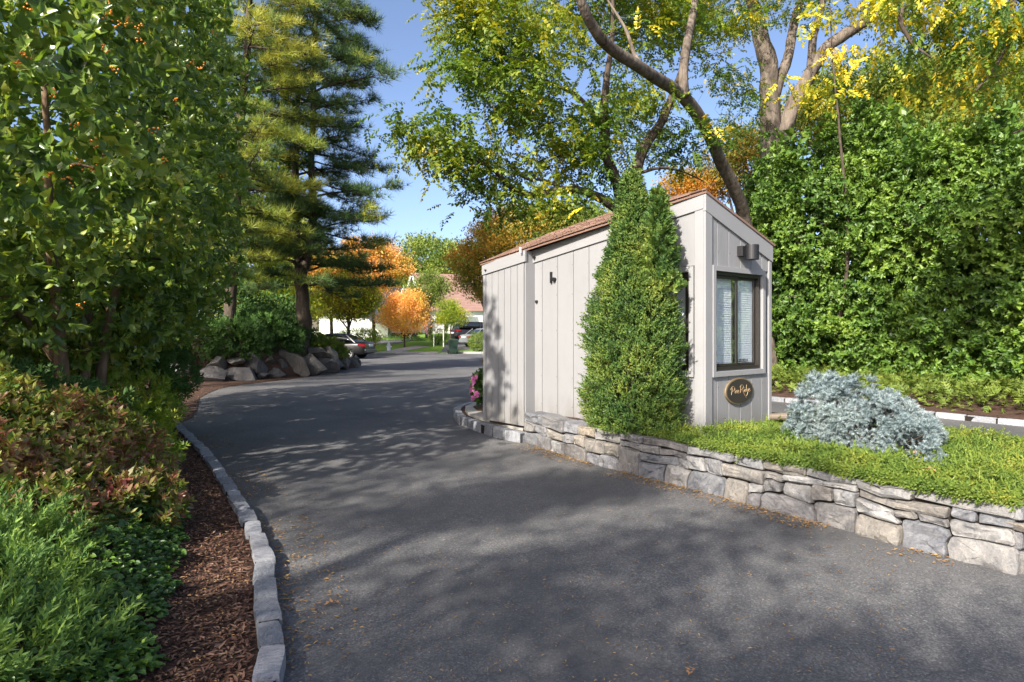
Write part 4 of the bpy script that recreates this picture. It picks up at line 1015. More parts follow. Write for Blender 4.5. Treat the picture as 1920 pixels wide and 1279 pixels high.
# small white yard sign frame under the lime tree
ys = thing('yard_sign', 'small pale sign board on two thin posts under the lime green tree', 'sign', (-5.7, 50.5, .3))
MB().box((-6.15, 50.4, 1.75), (.9, 0, 0), (0, .05, 0), (0, 0, .4)).build('board', M['white'], ys, bevel=.01)
for x in (-6.1, -5.35): MB().box((x, 50.46, .3), (.06, 0, 0), (0, .06, 0), (0, 0, 1.5)).build('post', M['white'], ys)
# ================================================================== VEGETATION
def lobe_pts(lobes, n, inner=.75, rim=1.0, up_only=False):
    Ls = np.array(lobes, float); a = (Ls[:, 3] * Ls[:, 4] + Ls[:, 3] * Ls[:, 5] + Ls[:, 4] * Ls[:, 5]); a = a / a.sum()
    P = []; Nn = []; need = n
    while need > 0:
        k = int(need * 1.6) + 20; i = R.choice(len(Ls), k, p=a); d = rdir(k); r_ = inner + (rim - inner) * R.random(k) ** .7
        c = Ls[i, :3]; q = c + d * Ls[i, 3:6] * r_[:, None]; ok = np.ones(k, bool)
        for j in range(len(Ls)):
            e = (((q - Ls[j, :3]) / Ls[j, 3:6]) ** 2).sum(1) < (inner * .92) ** 2; ok &= ~(e & (i != j))
        q = q[ok]; nn = nrm(d[ok] / Ls[i[ok], 3:6]); P.append(q[:need]); Nn.append(nn[:need]); need -= len(q[:need])
    return np.concatenate(P), np.concatenate(Nn)

def rosetteT(n=7, w=.4, tilt=.75, seed=0, fold=.1, curl=.12, simple=False):
    LV, LF = dleafT(w) if simple else leafT(w, fold, curl); r = np.random.default_rng(seed); V = []; F = []
    for i in range(n):
        a = 2 * math.pi * (i * .382 + .05 * r.random()); t = tilt * (.45 + .75 * r.random()); s = .75 + .4 * r.random()
        d = np.array([math.cos(a) * math.sin(t), math.cos(t), math.sin(a) * math.sin(t)]); up = np.array([0, 1, 0]) - d * d[1]
        up = up / np.linalg.norm(up); x = np.cross(d, up); o = np.array([0, -.35 + .5 * i / n, 0])
        k = len(V); V += [o + s * (v[0] * x + v[1] * d + v[2] * up) for v in LV]; F += [tuple(f + k) for f in LF]
    return np.array(V), np.array(F)

def foliage(name, T, P, Dd, size, mat, parent, svar=.3, hint=None, kind=None, smooth=False):
    n = len(P); H = rdir(n) if hint is None else hint
    S = size * (1 + svar * (R.random(n) * 2 - 1)); V, F = scatter(T, P, Dd, H, S)
    o = link(name, mesh_np(V, F, smooth), mat, parent)
    if kind: o['kind'] = kind
    return o

def trunk_part(name, pts, rad, mat, parent, n=10, rough=.12, k=4):
    P = smooth_path(pts, k); rr = np.interp(np.linspace(0, 1, len(P)), np.linspace(0, 1, len(rad)), rad)
    P = P + np.array([[mnoise.noise(Vector((p[2] * 1.3, 3, p[0]))), mnoise.noise(Vector((7, p[2] * 1.3, p[1]))), 0] for p in P]) * rr[:, None] * .5
    V, F = tube(P, rr, n, rough, int(abs(pts[0][0]) * 100)); me = mesh_py(V, F, True); link(name, me, mat, parent)
    return P, rr

def grow(nodes, rads, targets, maxseg=1.0, thin=.006, power=.5):
    """twigs from the nearest branch to each target; returns segment list"""
    Nn = [np.array(p) for p in nodes]; Rr = list(rads); segs = []
    arr = np.array(Nn); rad = np.array(Rr)
    d0 = np.array([np.min(np.linalg.norm(arr - t, axis=1)) for t in targets])
    for t in targets[np.argsort(d0)]:
        dd = np.linalg.norm(arr - t, axis=1) + np.where(arr[:, 2] > t[2] + .8, .6, 0); i = int(np.argmin(dd)); a = arr[i]; L_ = np.linalg.norm(t - a)
        if L_ < .05: continue
        r0 = min(rad[i] * .6, thin * (1 + 2.2 * L_)); k = max(1, int(L_ / .35)); prev = a; pr = r0
        bend = R.normal(size=3) * L_ * .1; bend[2] = abs(bend[2]) * .8
        newp = []
        for j in range(1, k + 1):
            f = j / k; q = a * (1 - f) + t * f + bend * math.sin(math.pi * f) + R.normal(size=3) * .02; r1 = r0 + (thin * .55 - r0) * f
            segs.append((prev, q, pr, r1)); newp.append((q, r1)); prev, pr = q, r1
        arr = np.vstack([arr, [p for p, _ in newp]]); rad = np.r_[rad, [r for _, r in newp]]
    return segs

T_leaf = leafT(.5, .1, .12); T_ros = [rosetteT(7, .50, 1.05, i) for i in range(2)]; T_sro = [rosetteT(7, .55, 1.05, i, simple=True) for i in range(2)]; T_spray = sprayT(3, .07, 46, .2); T_frond = frondT(6, .075, .30, .4)
T_frond_big = frondT(6, .075, .34, .5)
T_tuft = tuftT(10, 1.1, .038, 3); T_needle = tuftT(11, .8, .05, 5)
def cluster_T(n, seed, w=.55, spread=1.0):
    r = np.random.default_rng(seed); LV, LF = dleafT(w); V = []; F = []
    for i in range(n):
        o = r.normal(size=3) * spread * .5; d = r.normal(size=3) + o * .6; d /= np.linalg.norm(d); h = r.normal(size=3); h[1] += .5; x = np.cross(d, h); x /= np.linalg.norm(x); z = np.cross(x, d)
        s = .42 * (.7 + .6 * r.random()); k = len(V); V += [o + s * (v[0] * x + v[1] * d + v[2] * z) for v in LV]; F += [tuple(f + k) for f in LF]
    return np.array(V), np.array(F)
T_clu = [cluster_T(8, i) for i in range(3)]

def clumpy(lobes, nclump, per, sigma, inner=.6, rim=1.0):
    C, Nn = lobe_pts(lobes, nclump, inner, rim); P = np.repeat(C, per, 0) + R.normal(size=(nclump * per, 3)) * np.array([sigma, sigma, sigma * .62]); D = nrm(np.repeat(Nn, per, 0) * .8 + rdir(nclump * per) * .8 + np.array([0, 0, .25]))
    return P, D, C

def leafy_tree(name, label, base, height, lobes, mats, nclump, per, sigma, size, bark='bark_dark', r0=.16, group=None, cat='tree', limbs=4, twigs=60, T=None, fork=.4):
    t = thing(name, label, cat, base, 0, group); b0 = np.array(base); cen = np.mean([l[:3] for l in lobes], axis=0)
    topz = max(l[2] for l in lobes); fk = b0 + (np.array([cen[0], cen[1], topz]) - b0) * fork; fk[2] = b0[2] + (topz - b0[2]) * fork
    top = np.array([cen[0], cen[1], topz]); P, rr = trunk_part('trunk', [b0 - np.array([0, 0, .2]), b0 * .5 + fk * .5 + R.normal(size=3) * .05, fk, fk * .5 + top * .5 + R.normal(size=3) * .15, top], [r0 * 1.25, r0, r0 * .85, r0 * .5, r0 * .2], M[bark], t, 8)
    nodes = [p for p in P[len(P) // 3:]]; rads = [r for r in rr[len(P) // 3:]]
    idx = np.argsort([-l[3] * l[5] for l in lobes])[:limbs]
    for i in idx:
        e = np.array(lobes[i][:3]) + R.normal(size=3) * .2
        q, r_ = trunk_part('limb', [fk, fk * .55 + e * .45 + np.array([0, 0, -.1]), e], [r0 * .6, r0 * .4, r0 * .14], M[bark], t, 6); nodes += list(q); rads += list(r_)
    Pc, Dc, C = clumpy(lobes, nclump, per, sigma)
    if twigs:
        k = min(twigs, len(C)); segs = grow(nodes, rads, C[R.choice(len(C), k, False)], thin=.008)
        if segs: link('twigs', twig_mesh(segs), M['twig'], t, kind='stuff')
    ms = mats if isinstance(mats, list) else [mats]
    h = R.integers(len(ms), size=nclump); h = np.repeat(h, per)
    for j, mm in enumerate(ms):
        s = h == j
        if s.any(): foliage('crown', T_clu[j % 3] if T is None else T, Pc[s], Dc[s], size, M[mm], t)
    return t

# ---------------------------------------------------------------- hedge on the right
def face_line(a, b_): a, b_ = np.array(a, float), np.array(b_, float); L_ = np.linalg.norm(b_ - a); d = (b_ - a) / L_; return a, d, L_
ha, hd, hL = face_line((6.05, 18.5), (14.4, 5.8)); hn = np.array([hd[1], -hd[0]]); hn = hn if hn[0] < 0 else -hn   # toward the road
hedge = thing('hedge', 'tall bright green broad leaved hedge behind the booth and the right lane', 'hedge', (9, 14, .3))
def hedge_h(s): return np.interp(s, [0, .6, 1.6, 3.5, 6, 9, 15], [5.0, 6.0, 6.8, 6.7, 5.8, 4.8, 4.5]) + .5 * np.sin(s * 2.3) + .35 * np.sin(s * 5.1 + 1) + .2 * np.sin(s * 11.3)
def hedge_pts(n, d0, d1):
    s = R.random(n) * (hL + .8) - .4; hh = hedge_h(s); z = .08 + (hh - .08) * R.random(n) ** 1.0
    bumps = np.array([mnoise.noise(Vector((a * .9, c * .9, 1))) * .6 + mnoise.noise(Vector((a * 2.6, c * 2.6, 4))) * .42 for a, c in zip(s, z)])
    top = sm(z / hh, .75, 1.0); end = sm(-s, -.7, .4); d = (d0 + (d1 - d0) * R.random(n)) + top * 1.2 * R.random(n) + end * .8 * R.random(n) - bumps - .25 * sm(z, .6, .2) * -1
    xy = ha + hd * s[:, None] - hn * d[:, None]; P = np.c_[xy, z]; Nn = np.c_[np.repeat(hn[None], n, 0) * (1 - .6 * top)[:, None], .25 + .9 * top]
    return P, nrm(Nn)
for k_, (n_, a_, b2_, sz) in enumerate(((13500, -.25, .35, .118), (7500, .35, .9, .16), (5500, .9, 1.9, .26))):
    P, Nn = hedge_pts(n_, a_, b2_); foliage('foliage', (T_ros if k_ == 0 else T_sro)[k_ % 2], P, nrm(Nn + rdir(n_) * .75), sz, M['hedge_leaf'], hedge, kind='stuff')
segs = []
for i in range(26):
    s = hL * (i + .5) / 26; c = ha + hd * s - hn * (1.0 + .5 * R.random()); z1 = hedge_h(s) * .8; a = np.array([c[0], c[1], .1]); b2 = np.array([c[0] + R.normal() * .3, c[1] + R.normal() * .3, z1 / 2]); e = b2 + np.array([R.normal() * .3, R.normal() * .3, z1 / 2])
    segs += [(a, b2, .05, .035), (b2, e, .035, .012)]
    for q in range(10):
        st = a + (e - a) * (.2 + .75 * R.random()); segs.append((st, st + np.array([hn[0], hn[1], .4]) * (.5 + .7 * R.random()) + R.normal(size=3) * .3, .014, .005))
link('stems', twig_mesh(segs, 5), M['twig'], hedge, kind='stuff')

# ---------------------------------------------------------------- big evergreen shrub on the left
SH = [(-5.0, 5.5, 4.0, 2.0, 1.9, 2.45), (-5.6, 8.2, 4.3, 2.0, 2.2, 3.3), (-6.85, 11.1, 5.0, 2.05, 2.2, 4.0), (-5.7, 8.0, 2.2, 1.6, 2.0, 1.1), (-7.7, 12.5, 3.4, 1.8, 1.8, 1.8), (-7.6, 6.5, 3.5, 1.6, 2.4, 2.6)]
shrub = thing('evergreen_shrub', 'huge glossy evergreen shrub with orange berries filling the left side', 'shrub', (-5.1, 7.4, .8))
for n_, inn, rim, sz in ((8200, .93, 1.06, .108), (4800, .80, .94, .118), (2800, .55, .80, .17)):
    P, Nn = lobe_pts(SH, n_, inn, rim)
    P += Nn * np.array([mnoise.noise(Vector(p * 1.1)) * .45 + mnoise.noise(Vector(p * 3)) * .15 for p in P])[:, None]
    foliage('foliage', (T_ros if inn > .9 else T_sro)[n_ % 2], P, nrm(Nn * .9 + rdir(n_) * .8 + np.array([0, 0, .35])), sz, M['shrub_leaf'], shrub, kind='stuff')
nodes = []; rads = []
for (bx, by, tx, ty, tz, r0) in ((-5.02, 7.2, -4.6, 6.4, 4.0, .085), (-4.86, 7.65, -4.9, 8.6, 4.6, .07), (-4.95, 7.5, -6.0, 9.6, 4.6, .06), (-5.1, 7.3, -6.4, 6.4, 4.2, .06)):
    q, r_ = trunk_part('trunk', [(bx, by, .4), (bx + .05, by - .05, 1.2), ((bx + tx) / 2, (by + ty) / 2, 2.5), (tx, ty, tz)], [r0, r0 * .85, r0 * .6, r0 * .3], M['bark_tan'], shrub, 10); nodes += list(q[2:]); rads += list(r_[2:])
P, _ = lobe_pts(SH, 160, .7, 1.02); link('twigs', twig_mesh(grow(nodes, rads, P, thin=.006), 4), M['twig'], shrub, kind='stuff')
ico = bmesh.new(); bmesh.ops.create_icosphere(ico, subdivisions=1, radius=1); IV = np.array([v.co[:] for v in ico.verts]); IF = np.array([[v.index for v in f.verts] for f in ico.faces]); ico.free()
BP = []
for (px, py, Y) in ((35, 120, 4.3), (50, 105, 4.3), (100, 172, 4.6), (125, 340, 4.4), (140, 235, 4.8), (200, 30, 5.2), (205, 18, 5.2), (225, 45, 5.2), (235, 38, 5.1), (265, 80, 5.6), (215, 128, 5.2), (360, 118, 6.8), (375, 125, 6.8), (180, 270, 5.2), (150, 308, 5.0), (175, 315, 5.2), (290, 245, 6.2), (95, 332, 4.3), (260, 52, 5.5), (195, 92, 5.1), (400, 60, 8), (310, 300, 6.5), (150, 572, 5.6), (60, 20, 4.4), (330, 190, 6.6), (420, 330, 8.5)):
    c = W(px, py, Y)
    # bring the berries to the crown's skin
    for t in np.linspace(.75, 1.4, 40):
        q = np.array([0, 0, EYE]) * (1 - t) + c * t
        if min((((q - np.array(l[:3])) / np.array(l[3:])) ** 2).sum() for l in SH) < 1.1 ** 2: c = q; break
    for k in range(7): BP.append(c + R.normal(size=3) * .02)
V, F = scatter((IV, IF), np.array(BP), rdir(len(BP)), rdir(len(BP)), .0085); tag(link('berries', mesh_np(V, F, True), M['berry'], shrub), kind='stuff')

# ---------------------------------------------------------------- low planting on the left
def mound(name, label, cat, lobes, n, T, size, mat, updir=.5, inner=.7, rim=1.05, noise_a=.12, group=None, stems=0, kind='stuff', twig=.006):
    c = np.mean([l[:3] for l in lobes], axis=0); t = thing(name, label, cat, (c[0], c[1], gz(c[0], c[1])), 0, group)
    P, Nn = lobe_pts(lobes, n, inner, rim); P += Nn * np.array([mnoise.noise(Vector(p * 3.0)) for p in P])[:, None] * noise_a
    ok = P[:, 2] > c[2] - max(l[5] for l in lobes) * .8; ok &= np.array([p[2] > gz(p[0], p[1]) + .01 for p in P]); P, Nn = P[ok], Nn[ok]
    foliage('foliage', T, P, nrm(Nn + rdir(len(P)) * .55 + np.array([0, 0, updir])), size, mat, t, kind=kind)
    if stems:
        segs = []
        for i in range(stems):
            l = lobes[i % len(lobes)]; a = np.array([l[0] + R.normal() * l[3] * .2, l[1] + R.normal() * l[4] * .2, 0]); a[2] = gz(a[0], a[1]) - .02
            e = np.array(l[:3]) + rdir(1)[0] * np.array(l[3:]) * .85; e[2] = max(e[2], a[2] + .1); m_ = a * .5 + e * .5 + R.normal(size=3) * .04; segs += [(a, m_, twig * 1.6, twig), (m_, e, twig, twig * .5)]
        link('stems', twig_mesh(segs, 4), M['twig'], t, kind='stuff')
    return t
mound('azalea_bush', 'reddish green azalea bush below the big shrub on the left', 'bush', [(-3.85, 4.95, .68, .85, .85, .50), (-3.40, 5.35, .50, .50, .65, .36), (-3.75, 4.2, .62, .65, .6, .42), (-3.15, 4.45, .38, .45, .5, .30), (-4.6, 5.2, .85, .8, .8, .52), (-2.95, 4.1, .34, .36, .45, .28), (-2.75, 4.75, .28, .32, .4, .24)], 5000, rosetteT(8, .42, 1.0, 5, simple=True), .066, M['azalea_leaf'], .8, .72, stems=60)
mound('juniper_bush', 'bright blue green juniper in the near lower left corner', 'bush', [(-2.62, 2.95, .22, .45, .50, .26), (-2.85, 3.5, .32, .42, .35, .28), (-2.35, 2.35, .14, .36, .4, .24), (-3.1, 2.8, .38, .5, .6, .36), (-2.45, 3.25, .2, .22, .25, .18), (-3.3, 3.5, .42, .3, .3, .26), (-2.1, 2.75, .14, .34, .36, .2), (-2.25, 2.55, .25, .4, .4, .25)], 2700, plumeT(20, .27, .030), .19, M['juniper_leaf'], .45, .70, stems=30)
mound('spirea_bush', 'yellow green feathery bush hanging over the kerb on the left', 'bush', [(-5.0, 8.0, .62, .75, .8, .46), (-4.5, 7.3, .48, .55, .6, .36), (-5.6, 9.2, .66, .75, .8, .48), (-3.85, 6.4, .36, .42, .5, .3)], 3000, T_spray, .12, M['spirea_leaf'], .3, .7, stems=40)
mound('dark_juniper_bush', 'dark green juniper mass around the tan shrub trunks', 'bush', [(-4.9, 6.2, .72, .9, .6, .5), (-6.0, 6.5, .85, 1.1, .8, .55), (-4.7, 6.9, .6, .6, .5, .4), (-5.6, 8.9, .9, .9, .8, .6), (-5.8, 10.1, .9, .7, 1.0, .6)], 3400, T_spray, .16, M['dark_juniper'], .4, .7, stems=30)
# trailing ivy along the mulch
iv = thing('ivy_patch', 'trailing green ivy spreading over the mulch edge on the left', 'ivy', (-2.1, 4.0, .2))
at, Lt = walk(smooth_path([p + (0,) for p in KL[2:9]], 4), 1); P = []; Dd = []
for i in range(9500):
    s = R.random() * Lt; p, d = at(s); nl = np.array([-d[1], d[0]]); Yp = p[1]
    lim = .50 + .14 * mnoise.noise(Vector((s * 2.2, 0, 0))) + .06 * mnoise.noise(Vector((s * 8, 2, 0))) - .03 * max(0, Yp - 4); o_ = lim + abs(R.normal()) * .38
    x, y = p[0] + nl[0] * o_, p[1] + nl[1] * o_; z = gz(x, y) + .02 + .16 * min(1, (o_ - lim) / .3) * R.random() + .10 * max(0, mnoise.noise(Vector((x * 4, y * 4, 0))))
    P.append((x, y, z)); Dd.append((-nl[0] * .6 + R.normal() * .5, -nl[1] * .6 + R.normal() * .5, .25 * R.normal()))
P = np.array(P); Dd = np.array(Dd); foliage('foliage', (leafT(.8, .10, .15)), P, Dd, .038, M['ivy_leaf'], iv, hint=nrm(np.array([[0, 0, 1]] * len(P)) + rdir(len(P)) * .7), kind='stuff')
# mulch chips and needles
at, Lt = walk(smooth_path([p + (0,) for p in KL[2:12]], 4), 1)
P = []
for i in range(20000):
    s = R.random() ** 1.5 * Lt; p, d = at(s); nl = np.array([-d[1], d[0]]); o_ = .07 + .75 * R.random() ** 1.2; x, y = p[0] + nl[0] * o_, p[1] + nl[1] * o_; P.append((x, y, gz(x, y) + .004 + .012 * R.random()))
P = np.array(P); n = len(P); D = np.c_[R.normal(size=(n, 2)), R.normal(size=n) * .15]; H = nrm(np.array([[0, 0, 1]] * n) + rdir(n) * .35)
V, F = scatter(leafT(.28, .03, .05), P, D, H, .018 + .035 * R.random(n)); tag(link('mulch_chips', mesh_np(V, F), M['chip']), kind='stuff')

# ---------------------------------------------------------------- bank junipers above the boulders
mound('bank_juniper', 'dark green juniper spilling over the boulder wall by the pine', 'bush', [(-10.2, 20.8, 1.3, 1.0, .8, .55), (-9.0, 21.3, 1.25, 1.0, .7, .6), (-8.9, 22.4, 1.6, .9, .9, .6), (-8.2, 23.0, 1.25, .7, .7, .45), (-8.6, 24.6, 1.5, .9, 1.0, .5), (-11.4, 20.6, 1.6, 1.0, 1.0, .8), (-9.5, 23.6, 1.7, 1.0, 1.0, .6)], 5200, T_spray, .26, M['dark_juniper'], .3, .7, noise_a=.3, stems=30, twig=.012)
mound('bank_shrub', 'olive green low shrub on the bank beside the black car', 'bush', [(-7.9, 25.8, .95, .7, 1.0, .42), (-7.6, 27.4, .72, .6, .8, .36), (-8.8, 27.5, .8, .9, 1.0, .42)], 2200, T_spray, .24, M['verge_juniper'], .3, .7, noise_a=.2, stems=20, twig=.012)
mound('background_shrub', 'dense dark evergreen shrub mass behind the pine trunk', 'bush', [(-12, 26, 2.4, 1.8, 1.6, 1.6), (-14.5, 24, 3.0, 2.0, 1.8, 2.0), (-10.5, 28.5, 2.0, 1.3, 1.3, .9)], 3600, T_clu[0], .30, M['dark_juniper'], .3, .75, noise_a=.4, stems=20, twig=.02)

# ---------------------------------------------------------------- verge ground cover under the hedge
vg = thing('verge_juniper', 'olive green spreading juniper between the far kerb and the hedge', 'ground cover', (8.6, 12.6, .2))
at, Lt = walk(smooth_path([p + (0,) for p in KR[1:9]], 4), 1); P = []
for i in range(7500):
    s = R.random() * Lt * .93; p, d = at(s); nr_ = np.array([d[1], -d[0]]); o_ = .24 + 2.1 * R.random() ** .9 + .12 * mnoise.noise(Vector((s * 2, 0, 5)))
    if p[1] > 16.5 and o_ < .7 + .3 * mnoise.noise(Vector((s * 1.5, 9, 5))): continue
    x, y = p[0] + nr_[0] * o_, p[1] + nr_[1] * o_; h_ = .34 * sm(o_, .15, .55) * (.75 + .5 * mnoise.noise(Vector((x * 1.3, y * 1.3, 0)))); P.append((x, y, gz(x, y) + .02 + h_ * (.45 + .55 * R.random())))
P = np.array(P); n = len(P); foliage('foliage', T_spray, P, nrm(rdir(n) * .8 + np.array([-.35, -.25, .35])), .19, M['verge_juniper'], vg, hint=nrm(np.array([[0, 0, 1]] * n) + rdir(n) * .5), kind='stuff')

# ---------------------------------------------------------------- yew beside the booth
yc = O2 + eL * .71 + nL * .41; zb, ztp = .42, 3.36
yew = thing('conical_yew', 'tall conical green yew growing against the booth wall', 'tree', (yc[0], yc[1], .4))
def yew_pts(n, inner, rim, zt_=ztp, c=yc, z0=zb, rA=.565, rB=.36, prof=None):
    f = R.random(n) ** 1.15; pr = np.interp(f, [0, .1, .3, .48, .64, .78, .9, 1], [.88, 1.0, 1.0, .85, .60, .38, .19, .02]) if prof is None else np.interp(f, *prof)
    a = R.random(n) * 2 * math.pi; bump_ = np.array([mnoise.noise(Vector((math.cos(t) * 2, math.sin(t) * 2, q * 6))) + .7 * mnoise.noise(Vector((math.cos(t) * 5, math.sin(t) * 5, q * 16))) for t, q in zip(a, f)]) * .21
    r_ = (inner + (rim - inner) * R.random(n) ** .6) * pr + bump_ * (.5 + pr * .5); xy = c + eL * (np.cos(a) * r_ * rA)[:, None] + nL * (np.sin(a) * r_ * rB)[:, None]
    P = np.c_[xy, z0 + (zt_ - z0) * f]; Nn = nrm(np.c_[eL * np.cos(a)[:, None] + nL * np.sin(a)[:, None], np.full(n, .75)]); d = ((xy - O2) * nL).sum(1); ok = d > .045; return P[ok], Nn[ok]
for n_, a_, b2_, sz in ((5600, .80, 1.08, .125), (3400, .50, .84, .14)):
    P, Nn = yew_pts(n_, a_, b2_); foliage('foliage', plumeT(8, .36, .06), P, nrm(Nn + rdir(len(P)) * .6 + [0, 0, .25]), sz, M['yew_leaf'], yew, kind='stuff')
c2 = yc - eL * .36 + nL * -.02
P, Nn = yew_pts(900, .3, 1.0, 3.14, c2, 2.0, .26, .2, ([0, .5, 1], [1, .7, .05])); foliage('foliage', sprayT(4, .085, 40, .05, .06), P, nrm(Nn + rdir(len(P)) * .6 + [0, 0, .3]), .11, M['yew_leaf'], yew, kind='stuff')
for q in range(8):   # stray leaders breaking the outline
    s_ = (.4, .25, -.3, .5, .62, -.45, .1, .66)[q]; z_ = (2.3, 2.6, 2.5, 2.05, 1.7, 2.1, 3.1, 1.3)[q]
    k = 30; t = R.random(k); P = np.c_[(yc + eL * s_)[None].repeat(k, 0) + R.normal(size=(k, 2)) * .02, z_ + t * .28]; foliage('foliage', sprayT(3, .09, 40, .05), P, nrm(rdir(k) * .7 + [0, 0, .8]), .075, M['yew_leaf'], yew, kind='stuff')
trunk_part('trunk', [(yc[0], yc[1], .3), (yc[0], yc[1], 1.5), (yc[0], yc[1], 3.1)], [.06, .04, .012], M['bark_dark'], yew, 8)
segs = [(np.array([yc[0], yc[1], z_]), np.array([*(yc + eL * math.cos(a) * .5 * (1 - z_ / 4) + nL * math.sin(a) * .28 * (1 - z_ / 4)), z_ + .3]), .012, .005) for z_, a in zip(R.random(60) * 2.4 + .5, R.random(60) * 6.28)]
link('twigs', twig_mesh(segs), M['twig'], yew, kind='stuff')

# ---------------------------------------------------------------- blue spruce
SP = [(3.16, 6.50, .76, .32, .34, .40), (3.42, 6.05, .66, .38, .38, .34), (3.50, 5.68, .53, .25, .30, .27), (3.02, 6.62, .55, .20, .24, .15), (3.66, 6.15, .6, .30, .32, .29), (3.26, 6.3, .80, .30, .33, .33)]
def shootT(n=26, L_=1.0, w=.022, nl=.30, seed=2):
    r = np.random.default_rng(seed); V = []; F = []
    for i in range(n):
        y = L_ * (i / n) ** .9; a = i * 2.4; out_ = np.array([math.cos(a), .75, math.sin(a)]); out_ /= np.linalg.norm(out_); p = np.cross(out_, [0, 1, 0]); p /= np.linalg.norm(p); o = np.array([0, y, 0]); k = len(V)
        ll = nl * (.8 + .4 * r.random()); V += [o - p * w, o + p * w, o + out_ * ll]; F.append((k, k + 1, k + 2))
    k = len(V); V += [np.array([-.03, 0, 0]), np.array([.03, 0, 0]), np.array([0, L_, 0])]; F.append((k, k + 1, k + 2)); return np.array(V), np.array(F)
spr = thing('blue_spruce', 'dwarf silvery blue spruce spreading over the bright juniper bed', 'shrub', (3.4, 6.1, .42))
for n_, a_, b2_, per_ in ((330, .90, 1.05, 17), (170, .55, .82, 12)):
    C, Nn = lobe_pts(SP, n_, a_, b2_); C += Nn * np.array([mnoise.noise(Vector(p * 4.0)) for p in C])[:, None] * .10
    P = np.repeat(C, per_, 0); Nr = np.repeat(nrm(Nn + [0, 0, .25]), per_, 0); D = nrm(Nr * .75 + rdir(len(P)) * .85); P = P + D * .02 - Nr * .02; ok = P[:, 2] > .40; P, D = P[ok], D[ok]
    foliage('foliage', shootT(24, 1.0, .045, .38), P, D, .062, M['spruce_leaf'], spr, kind='stuff')
segs = []
for i in range(70):
    l = SP[i % len(SP)]; a = np.array([3.35, 6.15, .42]) + R.normal(size=3) * .05; e = np.array(l[:3]) + rdir(1)[0] * np.array(l[3:]) * .8; e[2] = max(e[2], .45); segs.append((a, e, .016, .005))
link('branches', twig_mesh(segs, 4), M['twig'], spr, kind='stuff')

# ---------------------------------------------------------------- bright juniper carpet on the raised bed
bj = thing('bed_juniper', 'bright yellow green juniper carpet spilling over the stone wall', 'ground cover', (3.6, 6.0, .42))
bed = [(1.40, 7.60), (1.62, 7.04), (1.87, 6.66), (2.17, 6.10), (2.45, 5.62), (2.86, 4.90), (3.24, 4.30), (3.42, 4.30), (4.3, 4.78), (5.3, 5.5), (5.8, 6.4), (5.7, 7.5), (5.1, 9.0), (4.5, 9.8), (3.6, 8.6), (3.2, 8.0), (2.2, 7.15)]
P = []; H_ = []
while len(P) < 13000:
    x, y = 1.3 + 4.7 * R.random(), 4.2 + 5.7 * R.random()
    if not inpoly(x, y, bed): continue
    if x > 4.3 and R.random() < .35: continue
    sd = ((x - 3.4) / .55) ** 2 + ((y - 6.15) / .55) ** 2
    if sd < .7: continue
    q = np.array([x, y]) - O2
    if 0 < (q @ eR) and (q @ nR) < .03: continue
    ew = seg_d(x, y, WALL + [(3.36, 4.26)] + WALL2[1:]); edge = sm(ew, .0, .35); front = sm(y, 7.6, 6.9)
    h_ = (.03 + .075 * edge) * (.8 + .9 * mnoise.noise(Vector((x * 2.3, y * 2.3, 2)))) + .03 * front
    P.append((x, y, max(isl_h(x, y), .1) + .015 + max(.01, h_) * (.35 + .65 * R.random())))
P = np.array(P); n = len(P); D = nrm(np.c_[R.normal(size=(n, 2)) * .8 + np.array([-.35, -.45]), .32 + .3 * R.normal(size=n)])
foliage('foliage', plumeT(7, .36, .05), P, D, .105, M['bed_juniper'], bj, hint=nrm(np.array([[0, 0, 1]] * n) + rdir(n) * .5), kind='stuff')
# a fringe hanging over the cap stones
at, Lt = walk(smooth_path([p + (0,) for p in WALL[3:]], 4), 1); P = []; D = []
for i in range(1900):
    s = R.random() ** .85 * Lt; s = Lt - (Lt - s) * 1.0; p, d = at(s); no = np.array([d[1], -d[0]])
    lim = .0 + .07 * mnoise.noise(Vector((s * 2.4, 0, 8))); 
    if s < .9: lim -= .12 * (1 - s / .9)
    o_ = lim - abs(R.normal()) * .07; q = p + no * o_; P.append((q[0], q[1], .452 + .05 * R.random())); D.append((no[0] + R.normal() * .5, no[1] + R.normal() * .5, .05 + .25 * R.normal()))
foliage('foliage', plumeT(7, .36, .05), np.array(P), np.array(D), .10, M['bed_juniper'], bj, hint=nrm(np.array([[0, 0, 1]] * len(P)) + rdir(len(P)) * .4), kind='stuff')

# ---------------------------------------------------------------- flower planter at the booth's far end
pl = thing('flower_planter', 'planter of pink and purple petunias at the far end of the booth', 'planter', (-.40, 11.15, .18))
MB().cyl((-.38, 11.15, .175), (-.38, 11.15, .62), .10, .17, n=20).build('pot', M['trim'], pl, bevel=.01)
fl_l = [(-.42, 11.1, .72, .27, .27, .24), (-.50, 11.0, .56, .20, .22, .20)]
P, Nn = lobe_pts(fl_l, 700, .5, 1.05); foliage('foliage', T_ros[0], P, nrm(Nn + rdir(len(P)) * .5), .05, M['ivy_leaf'], pl, kind='stuff')
P, Nn = lobe_pts(fl_l, 90, 1.0, 1.16)
for k in range(60):
    o = (lambda T: T)(None); V, F = scatter(rosetteT(5, 1.0, 1.7, 1, .02, .02), P[k:k + 1], Nn[k:k + 1], rdir(1), .055 + .015 * R.random()); link('flower', mesh_np(V, F), M['petal_pink'], pl)
for (q, s) in (((-.46, 11.1, 1.0), .09),): foliage('foliage', T_spray, np.array([q] * 12) + R.normal(size=(12, 3)) * .02, nrm(rdir(12) * .5 + [0, 0, 1]), s * 1.5, M['azalea_leaf'], pl)

